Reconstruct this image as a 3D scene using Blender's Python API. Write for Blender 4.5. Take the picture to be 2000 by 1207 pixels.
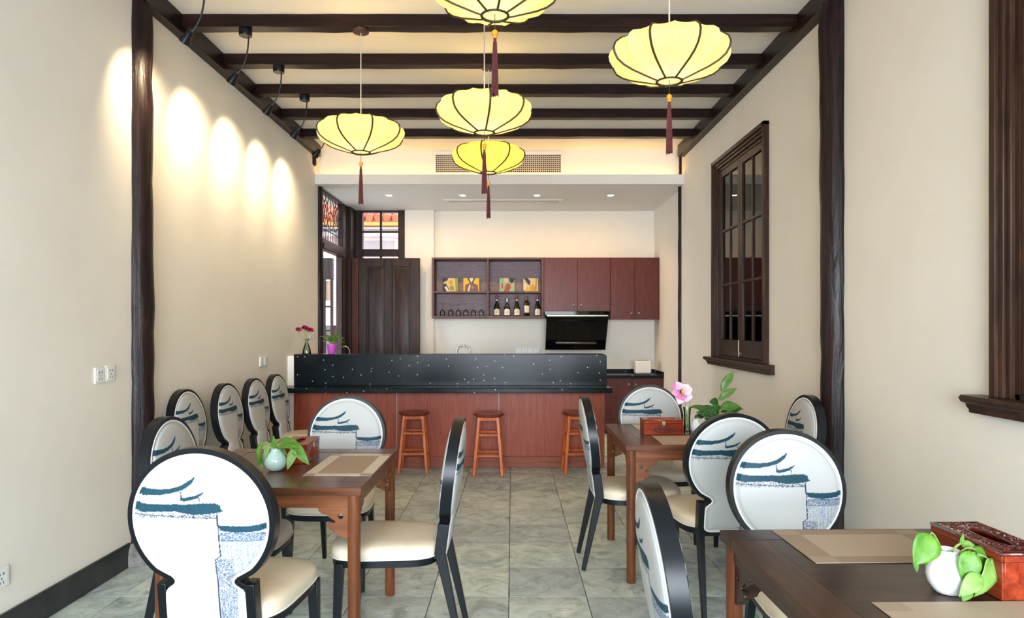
import bpy, bmesh, math, random
import numpy as np
from mathutils import Vector, Matrix
for o in list(bpy.data.objects): bpy.data.objects.remove(o)
S = bpy.context.scene
COL = S.collection
R = random.Random(7)
PI = math.pi

# ------------------------------------------------------------------ camera, world, lights, exposure
cam = bpy.data.cameras.new('camera'); camo = bpy.data.objects.new('camera', cam); COL.objects.link(camo)
camo.location = (0, 0, 1.4); camo.rotation_euler = (PI/2, 0, 0)
cam.sensor_width = 36; cam.lens = 23.76; cam.shift_y = 0.01825; cam.clip_start = 0.05
S.camera = camo
w = bpy.data.worlds.new('world'); S.world = w; w.use_nodes = True
bg = w.node_tree.nodes['Background']; bg.inputs[0].default_value = (0.76, 0.88, 1.0, 1); bg.inputs[1].default_value = 4.2
S.view_settings.view_transform = 'Standard'; S.view_settings.look = 'None'
S.view_settings.gamma = 1; S.view_settings.use_curve_mapping = False
S.view_settings.exposure = 0.44

def add_light(kind, loc, power, color, rot=(0,0,0), **kw):
    l = bpy.data.lights.new(kind.lower()+'_light', kind); l.energy = power; l.color = color
    for k, v in kw.items(): setattr(l, k, v)
    o = bpy.data.objects.new(kind.lower()+'_light', l); COL.objects.link(o); o.location = loc; o.rotation_euler = rot
    return o
# daylight through the open glazed front of the room, behind the camera
add_light('AREA', (0.0, -5.5, 1.75), 820, (0.86, 0.93, 1.0), rot=(PI/2, 0, 0), shape='RECTANGLE', size=5.0, size_y=3.2)
# daylight at the side door of the kitchen end
add_light('AREA', (-2.75, 8.4, 1.3), 13, (0.96, 0.97, 1.0), rot=(0, -PI/2, 0), shape='RECTANGLE', size=1.9, size_y=0.7)

# ------------------------------------------------------------------ helpers
def root_offset(p):
    v = Vector((0,0,0))
    while p is not None:
        v += p.location; p = p.parent
    return v

class MB:
    def __init__(s): s.v = []; s.f = []
    def add(s, vs, fs):
        b = len(s.v); s.v += [tuple(x) for x in vs]; s.f += [tuple(i+b for i in f) for f in fs]; return s
    def box(s, x0, x1, y0, y1, z0, z1, M=None):
        vs = [Vector(p) for p in ((x0,y0,z0),(x1,y0,z0),(x1,y1,z0),(x0,y1,z0),(x0,y0,z1),(x1,y0,z1),(x1,y1,z1),(x0,y1,z1))]
        if M is not None: vs = [M @ p for p in vs]
        return s.add(vs, ((0,3,2,1),(4,5,6,7),(0,1,5,4),(1,2,6,5),(2,3,7,6),(3,0,4,7)))
    def bar(s, a, b, w0, w1=None, d0=None, d1=None, up=(0,0,1)):
        """square tapered bar from a to b"""
        a = Vector(a); b = Vector(b); w1 = w0 if w1 is None else w1
        d0 = w0 if d0 is None else d0; d1 = (w1 if d0 == w0 else d0) if d1 is None else d1
        t = (b-a).normalized(); u = Vector(up)
        if abs(t.dot(u)) > .95: u = Vector((0,1,0))
        x = t.cross(u).normalized(); y = x.cross(t).normalized()
        vs = []
        for p, ww, dd in ((a,w0,d0),(b,w1,d1)):
            for i, j in ((-1,-1),(1,-1),(1,1),(-1,1)): vs.append(p + x*i*ww/2 + y*j*dd/2)
        return s.add(vs, ((0,1,2,3),(7,6,5,4),(0,4,5,1),(1,5,6,2),(2,6,7,3),(3,7,4,0)))
    def lathe(s, prof, c=(0,0,0), n=24, cap=True, M=None):
        """prof: (r,z) list from bottom to top"""
        vs = []
        for r, z in prof:
            for k in range(n):
                a = 2*PI*k/n; vs.append(Vector((c[0]+r*math.cos(a), c[1]+r*math.sin(a), c[2]+z)))
        if M is not None: vs = [M @ p for p in vs]
        fs = []
        for i in range(len(prof)-1):
            for k in range(n):
                k2 = (k+1) % n; fs.append((i*n+k, i*n+k2, (i+1)*n+k2, (i+1)*n+k))
        if cap:
            fs.append(tuple(reversed(range(n)))); m = (len(prof)-1)*n; fs.append(tuple(range(m, m+n)))
        return s.add(vs, fs)
    def cyl(s, a, b, r0, r1=None, n=12):
        return s.tube([a, b], [r0, r0 if r1 is None else r1], n)
    def tube(s, pts, r, n=8, closed=False):
        pts = [Vector(p) for p in pts]; m = len(pts)
        if not isinstance(r, (list, tuple)): r = [r]*m
        vs = []; prev = None
        for i, p in enumerate(pts):
            if closed: t = (pts[(i+1)%m]-pts[i-1]).normalized()
            else: t = (pts[min(i+1,m-1)]-pts[max(i-1,0)]).normalized()
            if prev is None:
                u = Vector((0,0,1)) if abs(t.z) < .9 else Vector((0,1,0))
                x = t.cross(u).normalized()
            else:
                x = (prev - t*prev.dot(t)).normalized()
            prev = x; y = t.cross(x)
            for k in range(n):
                a = 2*PI*k/n; vs.append(p + (x*math.cos(a)+y*math.sin(a))*r[i])
        fs = []
        rng = m if closed else m-1
        for i in range(rng):
            j = (i+1) % m
            for k in range(n):
                k2 = (k+1)%n; fs.append((i*n+k, i*n+k2, j*n+k2, j*n+k))
        if not closed:
            fs.append(tuple(reversed(range(n)))); fs.append(tuple(range((m-1)*n, m*n)))
        return s.add(vs, fs)
    def prism(s, poly, axis, a0, a1, M=None):
        """poly 2D list extruded along axis 'x','y','z'"""
        n = len(poly)
        def mk(p, a):
            if axis == 'x': return Vector((a, p[0], p[1]))
            if axis == 'y': return Vector((p[0], a, p[1]))
            return Vector((p[0], p[1], a))
        vs = [mk(p, a0) for p in poly] + [mk(p, a1) for p in poly]
        if M is not None: vs = [M @ p for p in vs]
        fs = [tuple(range(n)), tuple(range(2*n-1, n-1, -1))] + [(i, i+n, (i+1)%n+n, (i+1)%n) for i in range(n)]
        return s.add(vs, fs)
    def mesh(s, name, mat, smooth=35, off=Vector((0,0,0))):
        me = bpy.data.meshes.new(name)
        me.from_pydata([(a[0]-off[0], a[1]-off[1], a[2]-off[2]) for a in s.v], [], s.f)
        bm = bmesh.new(); bm.from_mesh(me); bmesh.ops.recalc_face_normals(bm, faces=bm.faces); bm.to_mesh(me); bm.free()
        if smooth:
            me.shade_smooth(); me.set_sharp_from_angle(angle=math.radians(smooth))
        if mat: me.materials.append(mat)
        return me
    def build(s, name, mat, parent=None, smooth=35, bevel=0, label=None, kind=None, seg=2):
        off = root_offset(parent) if parent else Vector((0,0,0))
        o = link(name, s.mesh(name, mat, smooth, off), parent, label, kind)
        if bevel: add_bevel(o, bevel, seg)
        return o

def link(name, me, parent=None, label=None, kind=None):
    o = bpy.data.objects.new(name, me); COL.objects.link(o)
    if parent: o.parent = parent
    if label: o['label'] = label
    if kind: o['kind'] = kind
    return o
def add_bevel(o, w, seg=2):
    m = o.modifiers.new('bevel', 'BEVEL'); m.width = w; m.segments = seg; m.limit_method = 'ANGLE'; m.angle_limit = math.radians(40)
    m.harden_normals = False
def tag(o, label, cat=None, group=None, kind=None):
    o['label'] = label
    if cat: o['category'] = cat
    if group: o['group'] = group
    if kind: o['kind'] = kind
    return o
def thing(name, label, cat, loc=(0,0,0), rz=0, group=None):
    o = bpy.data.objects.new(name, None); COL.objects.link(o); o.location = loc; o.rotation_euler = (0,0,rz)
    o.empty_display_size = .1
    return tag(o, label, cat, group)
def copy_tree(o, parent=None):
    c = o.copy(); COL.objects.link(c)
    if parent: c.parent = parent
    for ch in o.children: copy_tree(ch, c)
    return c
def structure(o, label=None):
    o['kind'] = 'structure'
    if label: o['label'] = label
    return o
F = 1320.0
def at(u, v, Y):
    """world point that lies at depth Y"""
    return Vector(((u-1000)*Y/F, Y, 1.4-(v-640)*Y/F))
def curve_mesh(name, polys, ext, mat, bev=0.0):
    """filled 2D outline(s) with holes, thickness 2*ext, lying in XY"""
    cu = bpy.data.curves.new(name, 'CURVE'); cu.dimensions = '2D'; cu.fill_mode = 'BOTH'; cu.extrude = ext
    cu.bevel_depth = bev; cu.bevel_resolution = 1
    for poly in polys:
        sp = cu.splines.new('POLY'); sp.points.add(len(poly)-1); sp.use_cyclic_u = True
        for i, p in enumerate(poly): sp.points[i].co = (p[0], p[1], 0, 1)
    o = bpy.data.objects.new('tmp', cu); COL.objects.link(o)
    dg = bpy.context.evaluated_depsgraph_get()
    me = bpy.data.meshes.new_from_object(o.evaluated_get(dg))
    bpy.data.objects.remove(o); me.name = name
    me.materials.clear(); me.materials.append(mat)
    return me

# ------------------------------------------------------------------ materials
def srgb(r, g, b):
    f = lambda c: (c/255/12.92 if c/255 <= .04045 else ((c/255+.055)/1.055)**2.4)
    return (f(r), f(g), f(b), 1)
def new_mat(name):
    m = bpy.data.materials.new(name); m.use_nodes = True
    nt = m.node_tree; p = nt.nodes['Principled BSDF']; return m, nt, p
def setp(p, **kw):
    for k, v in kw.items(): p.inputs[k.replace('_', ' ')].default_value = v
def N(nt, t, **kw):
    n = nt.nodes.new(t)
    for k, v in kw.items(): setattr(n, k, v)
    return n
def ramp(nt, src, stops, interp='LINEAR'):
    r = N(nt, 'ShaderNodeValToRGB'); r.color_ramp.interpolation = interp
    e = r.color_ramp.elements
    while len(e) > 1: e.remove(e[-1])
    e[0].position = stops[0][0]; e[0].color = stops[0][1]
    for p, c in stops[1:]:
        x = e.new(p); x.color = c
    nt.links.new(src, r.inputs[0]); return r
def coords(nt, scale=(1,1,1), rand=False):
    tc = N(nt, 'ShaderNodeTexCoord'); mp = N(nt, 'ShaderNodeMapping'); mp.inputs['Scale'].default_value = scale
    nt.links.new(tc.outputs['Object'], mp.inputs[0])
    if rand:
        oi = N(nt, 'ShaderNodeObjectInfo'); m = N(nt, 'ShaderNodeMath', operation='MULTIPLY'); m.inputs[1].default_value = 37.0
        nt.links.new(oi.outputs['Random'], m.inputs[0]); nt.links.new(m.outputs[0], mp.inputs['Location'])
    return mp
def noise(nt, mp, scale, detail=4, rough=.55, dist=0):
    n = N(nt, 'ShaderNodeTexNoise'); n.inputs['Scale'].default_value = scale; n.inputs['Detail'].default_value = detail
    n.inputs['Roughness'].default_value = rough; n.inputs['Distortion'].default_value = dist
    nt.links.new(mp.outputs[0], n.inputs[0]); return n
def bump(nt, p, src, strength, dist=.01):
    b = N(nt, 'ShaderNodeBump'); b.inputs['Strength'].default_value = strength; b.inputs['Distance'].default_value = dist
    nt.links.new(src, b.inputs['Height']); nt.links.new(b.outputs[0], p.inputs['Normal'])
def wood(name, c1, c2, c3=None, axis='x', sc=1.0, rough=.4, contrast=1.0, coat=0.0, bmp=.15):
    m, nt, p = new_mat(name)
    a = {'x': (1.2, 14, 14), 'y': (14, 1.2, 14), 'z': (14, 14, 1.2)}[axis]
    mp = coords(nt, tuple(k*sc for k in a), rand=True)
    n = noise(nt, mp, 2.2, 6, .6, .8)
    st = [(.3, c1), (.62, c2)] if c3 is None else [(.25, c1), (.5, c2), (.72, c3)]
    r = ramp(nt, n.outputs[0], st); nt.links.new(r.outputs[0], p.inputs['Base Color'])
    setp(p, Roughness=rough); p.inputs['Specular IOR Level'].default_value = .22
    if coat: setp(p, Coat_Weight=coat*.35, Coat_Roughness=.12)
    bump(nt, p, n.outputs[0], bmp, .004 if bmp < .6 else .014)
    return m
def plain(name, c, rough=.5, metal=0, **kw):
    m, nt, p = new_mat(name); setp(p, Base_Color=c, Roughness=rough, Metallic=metal, **kw)
    return m
def soft(name, c1, c2, scale, rough=.6, bmp=.1, dist=.003, **kw):
    m, nt, p = new_mat(name); mp = coords(nt); n = noise(nt, mp, scale, 5)
    r = ramp(nt, n.outputs[0], [(.35, c1), (.65, c2)]); nt.links.new(r.outputs[0], p.inputs['Base Color'])
    setp(p, Roughness=rough, **kw)
    if bmp: bump(nt, p, n.outputs[0], bmp, dist)
    return m
def emit(name, c, s):
    m, nt, p = new_mat(name); setp(p, Base_Color=c, Emission_Color=c, Emission_Strength=s); return m

M_wall = soft('plaster', (.77,.73,.645,1), (.80,.76,.675,1), 2.2, .85, .05, .004)
M_ceil = soft('ceiling_plaster', (.86,.82,.73,1), (.88,.84,.75,1), 2.0, .9, 0)
M_white = plain('white_paint', (.78,.76,.72,1), .7)
M_beam = wood('dark_stained_beam', (.004,.002,.002,1), (.012,.005,.004,1), (.030,.010,.008,1), 'x', .8, .33, bmp=.5)
M_post = wood('dark_post_wood', (.004,.003,.003,1), (.013,.007,.007,1), (.038,.015,.014,1), 'z', .7, .35, bmp=.8)
M_darkwood = wood('dark_door_wood', (.005,.0025,.002,1), (.018,.008,.006,1), (.040,.018,.013,1), 'z', 1.0, .36, bmp=.25)
M_winwood = wood('window_wood', (.016,.007,.0045,1), (.04,.019,.012,1), (.075,.036,.023,1), 'z', 1.0, .36, bmp=.2)
M_doorred = wood('reddish_door_stile', (.03,.009,.005,1), (.085,.024,.011,1), None, 'z', 1.0, .4)
M_cab = wood('cherry_laminate', (.060,.013,.010,1), (.092,.021,.016,1), (.120,.030,.021,1), 'z', 1.6, .33, bmp=.04)
M_barpanel = wood('bar_cherry', (.19,.036,.018,1), (.285,.060,.030,1), (.34,.080,.040,1), 'z', 1.6, .38, bmp=.04)
M_plinth = wood('bar_plinth', (.19,.050,.028,1), (.27,.082,.048,1), None, 'x', 1.6, .45, bmp=.04)
M_shelf = wood('shelf_walnut', (.065,.035,.034,1), (.105,.062,.060,1), (.14,.088,.086,1), 'x', 1.6, .5, bmp=.05)
M_shelfback = wood('shelf_back', (.20,.15,.16,1), (.27,.205,.215,1), (.33,.26,.275,1), 'x', 2.4, .55, bmp=.05)
M_table = wood('table_elm', (.045,.016,.008,1), (.10,.036,.017,1), (.16,.062,.028,1), 'x', 1.0, .26, coat=.3, bmp=.1)
M_tabley = wood('table_elm_cross', (.045,.016,.008,1), (.10,.036,.017,1), (.16,.062,.028,1), 'y', 1.0, .26, coat=.3, bmp=.1)
M_tleg = wood('table_leg_elm', (.065,.019,.007,1), (.125,.040,.015,1), (.19,.068,.026,1), 'z', .9, .35, coat=.2, bmp=.1)
M_tapron = wood('table_apron_elm', (.08,.024,.009,1), (.16,.053,.019,1), (.23,.085,.032,1), 'x', .9, .35, coat=.2, bmp=.1)
M_tprony = wood('table_apron_cross', (.08,.026,.011,1), (.17,.06,.026,1), (.24,.09,.04,1), 'y', .9, .35, coat=.2, bmp=.1)
M_dtop = wood('dark_table_top', (.015,.0065,.004,1), (.036,.016,.010,1), (.060,.030,.019,1), 'x', 1.0, .28, coat=.3, bmp=.12)
M_dtopy = wood('dark_table_side', (.022,.009,.005,1), (.055,.023,.012,1), (.09,.040,.022,1), 'y', 1.0, .28, coat=.3, bmp=.12)
M_stool = wood('stool_orange', (.27,.048,.007,1), (.48,.10,.015,1), (.60,.17,.026,1), 'z', 1.2, .35, coat=.3, bmp=.06)
M_stoolseat = wood('stool_seat_red', (.10,.018,.008,1), (.18,.034,.014,1), None, 'x', 1.2, .24, coat=.5, bmp=.04)
M_box = wood('rosewood_box', (.10,.010,.005,1), (.22,.028,.010,1), (.34,.055,.018,1), 'x', 1.2, .22, coat=.6, bmp=.05)
M_boxtop = soft('carved_rosewood', (.06,.008,.006,1), (.12,.016,.010,1), 60, .18, .3, .002, Coat_Weight=.6, Coat_Roughness=.1)
M_boxdark = plain('box_inside', (.012,.003,.002,1), .6)
M_brass = plain('aged_brass', (.42,.30,.12,1), .35, .9)
M_knob = plain('pewter_knob', (.25,.22,.17,1), .35, .9)
M_black = plain('black_lacquer_metal', (.005,.007,.009,1), .32)
M_black.node_tree.nodes['Principled BSDF'].inputs['Specular IOR Level'].default_value = .28
M_blackm = plain('black_cord', (.008,.008,.009,1), .5)
M_seat = soft('cream_leather', (.66,.57,.42,1), (.72,.63,.48,1), 9, .36, .25, .003)
M_pipe = plain('white_piping', (.80,.79,.75,1), .45)
M_seatpipe = plain('cream_piping', (.68,.66,.58,1), .4)
M_chrome = plain('brushed_steel', (.5,.47,.43,1), .22, 1)
M_socket = plain('white_plastic', (.82,.81,.78,1), .3)
M_hole = plain('dark_slot', (.03,.03,.03,1), .6)
M_canopy = plain('brown_canopy', (.045,.020,.014,1), .35)
M_cord = plain('grey_cord', (.52,.50,.46,1), .5)
M_rib = plain('dark_lantern_rib', (.030,.018,.008,1), .6)
M_tassel = soft('burgundy_tassel', (.065,.012,.014,1), (.12,.022,.026,1), 90, .75, .6, .002)
M_bead = plain('amber_bead', (.72,.27,.02,1), .2)
M_ceramic = plain('celadon_glaze', (.52,.70,.64,1), .10, Coat_Weight=.5)
M_porc = plain('white_porcelain', (.84,.86,.85,1), .08, Coat_Weight=.5)
M_leaf = soft('pothos_leaf', (.045,.155,.008,1), (.105,.26,.018,1), 30, .5, .2, .003)
M_leaf2 = soft('pale_leaf', (.13,.27,.045,1), (.20,.35,.08,1), 30, .5, .2, .003)
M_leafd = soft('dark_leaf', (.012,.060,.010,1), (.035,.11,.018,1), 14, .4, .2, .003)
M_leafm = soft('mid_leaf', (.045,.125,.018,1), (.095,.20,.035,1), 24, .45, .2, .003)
M_stem = plain('stem_green', (.22,.36,.08,1), .45)
M_pinkpot = plain('magenta_pot', (.62,.10,.58,1), .35)
M_carn = soft('carnation_petals', (.30,.004,.07,1), (.50,.012,.14,1), 60, .6, .5, .004)
M_orch = soft('orchid_pink', (.62,.34,.50,1), (.74,.58,.66,1), 16, .45, .2, .002)
M_orch2 = soft('orchid_magenta', (.55,.08,.28,1), (.70,.26,.44,1), 16, .45, .2, .002)
M_ypollen = plain('orchid_yellow', (.70,.42,.04,1), .5)
M_stone = soft('rough_stone', (.10,.10,.09,1), (.24,.23,.21,1), 18, .9, 1.0, .03)
M_base = soft('black_baseboard', (.010,.011,.012,1), (.028,.030,.032,1), 5, .35, .1, .002)
M_grout = plain('grout', (.055,.058,.052,1), .9)
M_cove = emit('cove_led', (1,.60,.20,1), 11)
M_down = emit('downlight_lamp', (1,.80,.50,1), 30)
M_spotlamp = emit('spot_lamp', (1,.90,.70,1), 20)
M_ventdark = plain('vent_dark', (.05,.045,.04,1), .8)
M_vent = plain('vent_paint', (.58,.56,.52,1), .5)
M_hoodglass = plain('black_hood_glass', (.002,.002,.003,1), .05)
M_hoodglass.node_tree.nodes['Principled BSDF'].inputs['Specular IOR Level'].default_value = .2
M_toaster = plain('toaster_cream', (.78,.76,.70,1), .25)
M_pinkwall = soft('pink_siding', (.78,.50,.46,1), (.86,.60,.55,1), 5, .7, .1, .01)
M_orange = soft('orange_roof_tile', (.40,.085,.035,1), (.55,.15,.06,1), 6, .7, .3, .01)
M_ochre = plain('ochre_fascia', (.55,.26,.06,1), .6)
M_exwhite = plain('exterior_white', (.85,.80,.80,1), .6)
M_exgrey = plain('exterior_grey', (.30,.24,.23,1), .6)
M_ground = plain('courtyard_ground', (.35,.33,.31,1), .9)
M_bottle = plain('dark_bottle_glass', (.004,.007,.004,1), .06, Coat_Weight=.5)
M_red = plain('red_capsule', (.22,.012,.018,1), .3)
M_silver = plain('silver_capsule', (.45,.45,.43,1), .25, .8)
M_label = soft('cream_label', (.55,.50,.38,1), (.74,.70,.58,1), 60, .6, 0)
M_labelw = soft('grey_label', (.62,.60,.55,1), (.80,.78,.72,1), 60, .6, 0)
M_ink = plain('label_ink', (.05,.04,.035,1), .6)

def glass_mat(name, tint=(1,1,1,1), ior=1.45, rough=0.0, refl=1.0):
    """clear pane: transparent with a Fresnel reflection"""
    m = bpy.data.materials.new(name); m.use_nodes = True; nt = m.node_tree; nt.nodes.clear()
    o = N(nt, 'ShaderNodeOutputMaterial'); mx = N(nt, 'ShaderNodeMixShader'); t = N(nt, 'ShaderNodeBsdfTransparent'); g = N(nt, 'ShaderNodeBsdfGlossy')
    fr = N(nt, 'ShaderNodeFresnel'); fr.inputs[0].default_value = ior; t.inputs[0].default_value = tint; g.inputs['Roughness'].default_value = rough
    mu = N(nt, 'ShaderNodeMath', operation='MULTIPLY'); mu.inputs[1].default_value = refl
    nt.links.new(fr.outputs[0], mu.inputs[0])
    nt.links.new(mu.outputs[0], mx.inputs[0]); nt.links.new(t.outputs[0], mx.inputs[1]); nt.links.new(g.outputs[0], mx.inputs[2]); nt.links.new(mx.outputs[0], o.inputs[0])
    return m
M_glass = glass_mat('window_glass')
M_transom = glass_mat('transom_glass', refl=.35)
M_vaseglass = glass_mat('vase_glass', (.86,.90,.86,1), 1.6)
M_wineglass = glass_mat('wine_glass', (.93,.93,.93,1), 1.5)

# granite with white flecks
M_granite, nt, p = new_mat('black_granite')
mp = coords(nt, (1,1,1)); vo = N(nt, 'ShaderNodeTexVoronoi'); vo.voronoi_dimensions = '2D'; vo.inputs['Scale'].default_value = 10.5
sx = N(nt, 'ShaderNodeSeparateXYZ'); nt.links.new(mp.outputs[0], sx.inputs[0]); ad = N(nt, 'ShaderNodeMath', operation='ADD'); nt.links.new(sx.outputs[1], ad.inputs[0]); nt.links.new(sx.outputs[2], ad.inputs[1])
cb = N(nt, 'ShaderNodeCombineXYZ'); nt.links.new(sx.outputs[0], cb.inputs[0]); nt.links.new(ad.outputs[0], cb.inputs[1]); nt.links.new(cb.outputs[0], vo.inputs[0])
r1 = ramp(nt, vo.outputs['Distance'], [(0, (1,1,1,1)), (.034, (1,1,1,1)), (.060, (0,0,0,1))])
sp = N(nt, 'ShaderNodeSeparateColor'); nt.links.new(vo.outputs['Color'], sp.inputs[0])
gt = N(nt, 'ShaderNodeMath', operation='GREATER_THAN'); gt.inputs[1].default_value = .55; nt.links.new(sp.outputs[0], gt.inputs[0])
mu = N(nt, 'ShaderNodeMath', operation='MULTIPLY'); nt.links.new(r1.outputs[0], mu.inputs[0]); nt.links.new(gt.outputs[0], mu.inputs[1])
nn = noise(nt, mp, 3.0, 5); r2 = ramp(nt, nn.outputs[0], [(.35, (.003,.005,.007,1)), (.7, (.007,.014,.018,1))])
mx = N(nt, 'ShaderNodeMix', data_type='RGBA'); nt.links.new(mu.outputs[0], mx.inputs[0]); nt.links.new(r2.outputs[0], mx.inputs[6]); mx.inputs[7].default_value = (.7,.7,.66,1)
nt.links.new(mx.outputs[2], p.inputs['Base Color']); setp(p, Roughness=.22); p.inputs['Specular IOR Level'].default_value = .16

# slate floor slabs
M_slate, nt, p = new_mat('slate_tile')
mp = coords(nt, (1,1.0,1), rand=True); n1 = noise(nt, mp, 4.5, 8, .66, 1.4); mp2 = coords(nt, (1,2.4,1), rand=True); n2 = noise(nt, mp2, 9, 6, .7, 2.0)
r1 = ramp(nt, n1.outputs[0], [(.30, (.25,.30,.31,1)), (.5, (.47,.545,.55,1)), (.70, (.66,.74,.74,1))])
r2 = ramp(nt, n2.outputs[0], [(.34, (.46,.48,.46,1)), (.46, (1.1,1.1,1.08,1))])
mx = N(nt, 'ShaderNodeMix', data_type='RGBA', blend_type='MULTIPLY'); mx.inputs[0].default_value = .75
nt.links.new(r1.outputs[0], mx.inputs[6]); nt.links.new(r2.outputs[0], mx.inputs[7])
oi = N(nt, 'ShaderNodeObjectInfo'); r3 = ramp(nt, oi.outputs['Random'], [(0, (.86,.88,.90,1)), (.5, (1.0,1.0,.97,1)), (1, (1.2,1.18,1.08,1))])
mx2 = N(nt, 'ShaderNodeMix', data_type='RGBA', blend_type='MULTIPLY'); mx2.inputs[0].default_value = 1
nt.links.new(mx.outputs[2], mx2.inputs[6]); nt.links.new(r3.outputs[0], mx2.inputs[7])
nt.links.new(mx2.outputs[2], p.inputs['Base Color'])
r4 = ramp(nt, n1.outputs[0], [(.3, (.55,.55,.55,1)), (.7, (.36,.36,.36,1))]); nt.links.new(r4.outputs[0], p.inputs['Roughness'])
bump(nt, p, n1.outputs[0], .35, .01)

# lantern silk: glows from the lamp inside
def silk(name, c, e):
    m = bpy.data.materials.new(name); m.use_nodes = True; nt = m.node_tree; nt.nodes.clear()
    o = N(nt, 'ShaderNodeOutputMaterial'); ad = N(nt, 'ShaderNodeAddShader'); mx = N(nt, 'ShaderNodeMixShader')
    d = N(nt, 'ShaderNodeBsdfDiffuse'); t = N(nt, 'ShaderNodeBsdfTranslucent'); em = N(nt, 'ShaderNodeEmission')
    d.inputs[0].default_value = (.62,.50,.28,1); t.inputs[0].default_value = c; em.inputs[0].default_value = c; em.inputs[1].default_value = e
    mx.inputs[0].default_value = .5
    nt.links.new(d.outputs[0], mx.inputs[1]); nt.links.new(t.outputs[0], mx.inputs[2]); nt.links.new(mx.outputs[0], ad.inputs[0]); nt.links.new(em.outputs[0], ad.inputs[1]); nt.links.new(ad.outputs[0], o.inputs[0])
    return m
M_silk = silk('lantern_silk', (.95,.72,.30,1), .13)
M_silk_far = silk('lantern_silk_yellow', (1.0,.76,.07,1), .30)
M_bulb = emit('lantern_bulb', (1,.82,.45,1), 8)
M_silkdisc = emit('lantern_diffuser', (1,.80,.26,1), 1.0)

# woven mats
def woven(name, c1, c2):
    m, nt, p = new_mat(name); mp = coords(nt, (1,1,1)); wv = N(nt, 'ShaderNodeTexWave'); wv.inputs['Scale'].default_value = 160; wv.wave_type = 'BANDS'; wv.bands_direction = 'DIAGONAL'
    nt.links.new(mp.outputs[0], wv.inputs[0]); r = ramp(nt, wv.outputs[0], [(0, c1), (1, c2)]); nt.links.new(r.outputs[0], p.inputs['Base Color']); setp(p, Roughness=.6); bump(nt, p, wv.outputs[0], .3, .001)
    return m
M_mat = woven('mat_tan', (.29,.205,.135,1), (.38,.285,.20,1))
M_matl = woven('mat_pale', (.56,.50,.41,1), (.66,.60,.50,1))
M_matd = woven('mat_corner', (.32,.25,.18,1), (.40,.32,.24,1))
M_matb = woven('mat_edge_tan', (.42,.32,.235,1), (.52,.41,.31,1))
M_matc = woven('mat_corner_tan', (.35,.26,.185,1), (.44,.335,.25,1))

# ------------------------------------------------------------------ room shell
XL, XR, XR2, YB, ZC, ZS = -2.25, 1.965, 2.0, 9.5, 3.48, 3.04
YF = -1.6   # open glazed front, behind the camera
T = .2
slab = MB().box(XL-T, XR+T+.1, YF, YB+T, -.15, -.022).build('floor', M_grout, smooth=0)
structure(slab, 'grey slate tiled floor of the dining room')
tile_meshes = []
TX, TY = .405, .4345
for k in range(4):
    b = MB(); x1, y1 = TX/2-.0022, TY/2-.0022; c = .004
    n = 6
    vs = []; fs = []
    for j in range(n+1):
        for i in range(n+1):
            x = -x1 + 2*x1*i/n; y = -y1+2*y1*j/n
            e = (i in (0,n)) or (j in (0,n))
            vs.append((x + (R.uniform(-.0012,.0012) if e else 0), y + (R.uniform(-.0012,.0012) if e else 0), -.003 if e else R.uniform(-.0012,.0)))
    for j in range(n):
        for i in range(n): a = j*(n+1)+i; fs.append((a, a+1, a+n+2, a+n+1))
    ring = [i for i in range(n+1)] + [j*(n+1)+n for j in range(1,n+1)] + [n*(n+1)+i for i in range(n-1,-1,-1)] + [j*(n+1) for j in range(n-1,0,-1)]
    b0 = len(vs); vs += [(vs[i][0], vs[i][1], -.022) for i in ring]
    for q in range(len(ring)): q2 = (q+1)%len(ring); fs.append((ring[q], b0+q, b0+q2, ring[q2]))
    b.add(vs, fs); tile_meshes.append(b.mesh('stone_tile', M_slate, 30))
nx = 11
for j in range(-4, 15):
    y = 3.523+TY*(j-.5) + TY
    if y > YB-.1: continue
    for i in range(-6, 6):
        x = -.016 + TX*(i+.5)
        if x-TX/2 < XL-.25 or x > XR: continue
        o = link('stone_tile', tile_meshes[R.randrange(4)], slab); o.location = (x, y, 0); o.rotation_euler = (0,0,PI if R.random()<.5 else 0)

# left wall: full height, door + transom opening Y 7.93..9.1
DY0, DY1 = 7.93, 9.12
wl = MB().box(XL-T, XL, YF, DY0, 0, ZC).box(XL-.05, XL, DY1, YB+T, 0, ZC).box(XL-T, XL, DY0, DY1, ZS, ZC).build('wall_left', M_wall, smooth=0)
structure(wl, 'cream plaster wall on the left lit by spotlights')
# right wall with two window openings
W1 = (5.25, 6.44, 1.12, 2.90); W2 = (1.35, 2.64, 1.12, 3.1)
b = MB()
ys = [YF, W2[0], W2[1], W1[0], W1[1], 7.95]
b.box(XR, XR+T, YF, W2[0], 0, ZC).box(XR, XR+T, W2[1], W1[0], 0, ZC).box(XR, XR+T, W1[1], 7.95, 0, ZC)
for Wn in (W1, W2): b.box(XR, XR+T, Wn[0], Wn[1], 0, Wn[2]).box(XR, XR+T, Wn[0], Wn[1], Wn[3], ZC)
b.box(XR2, XR+T, 7.95, YB+T, 0, ZC)
structure(b.build('wall_right', M_wall, smooth=0), 'cream plaster wall on the right with two dark windows')
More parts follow.
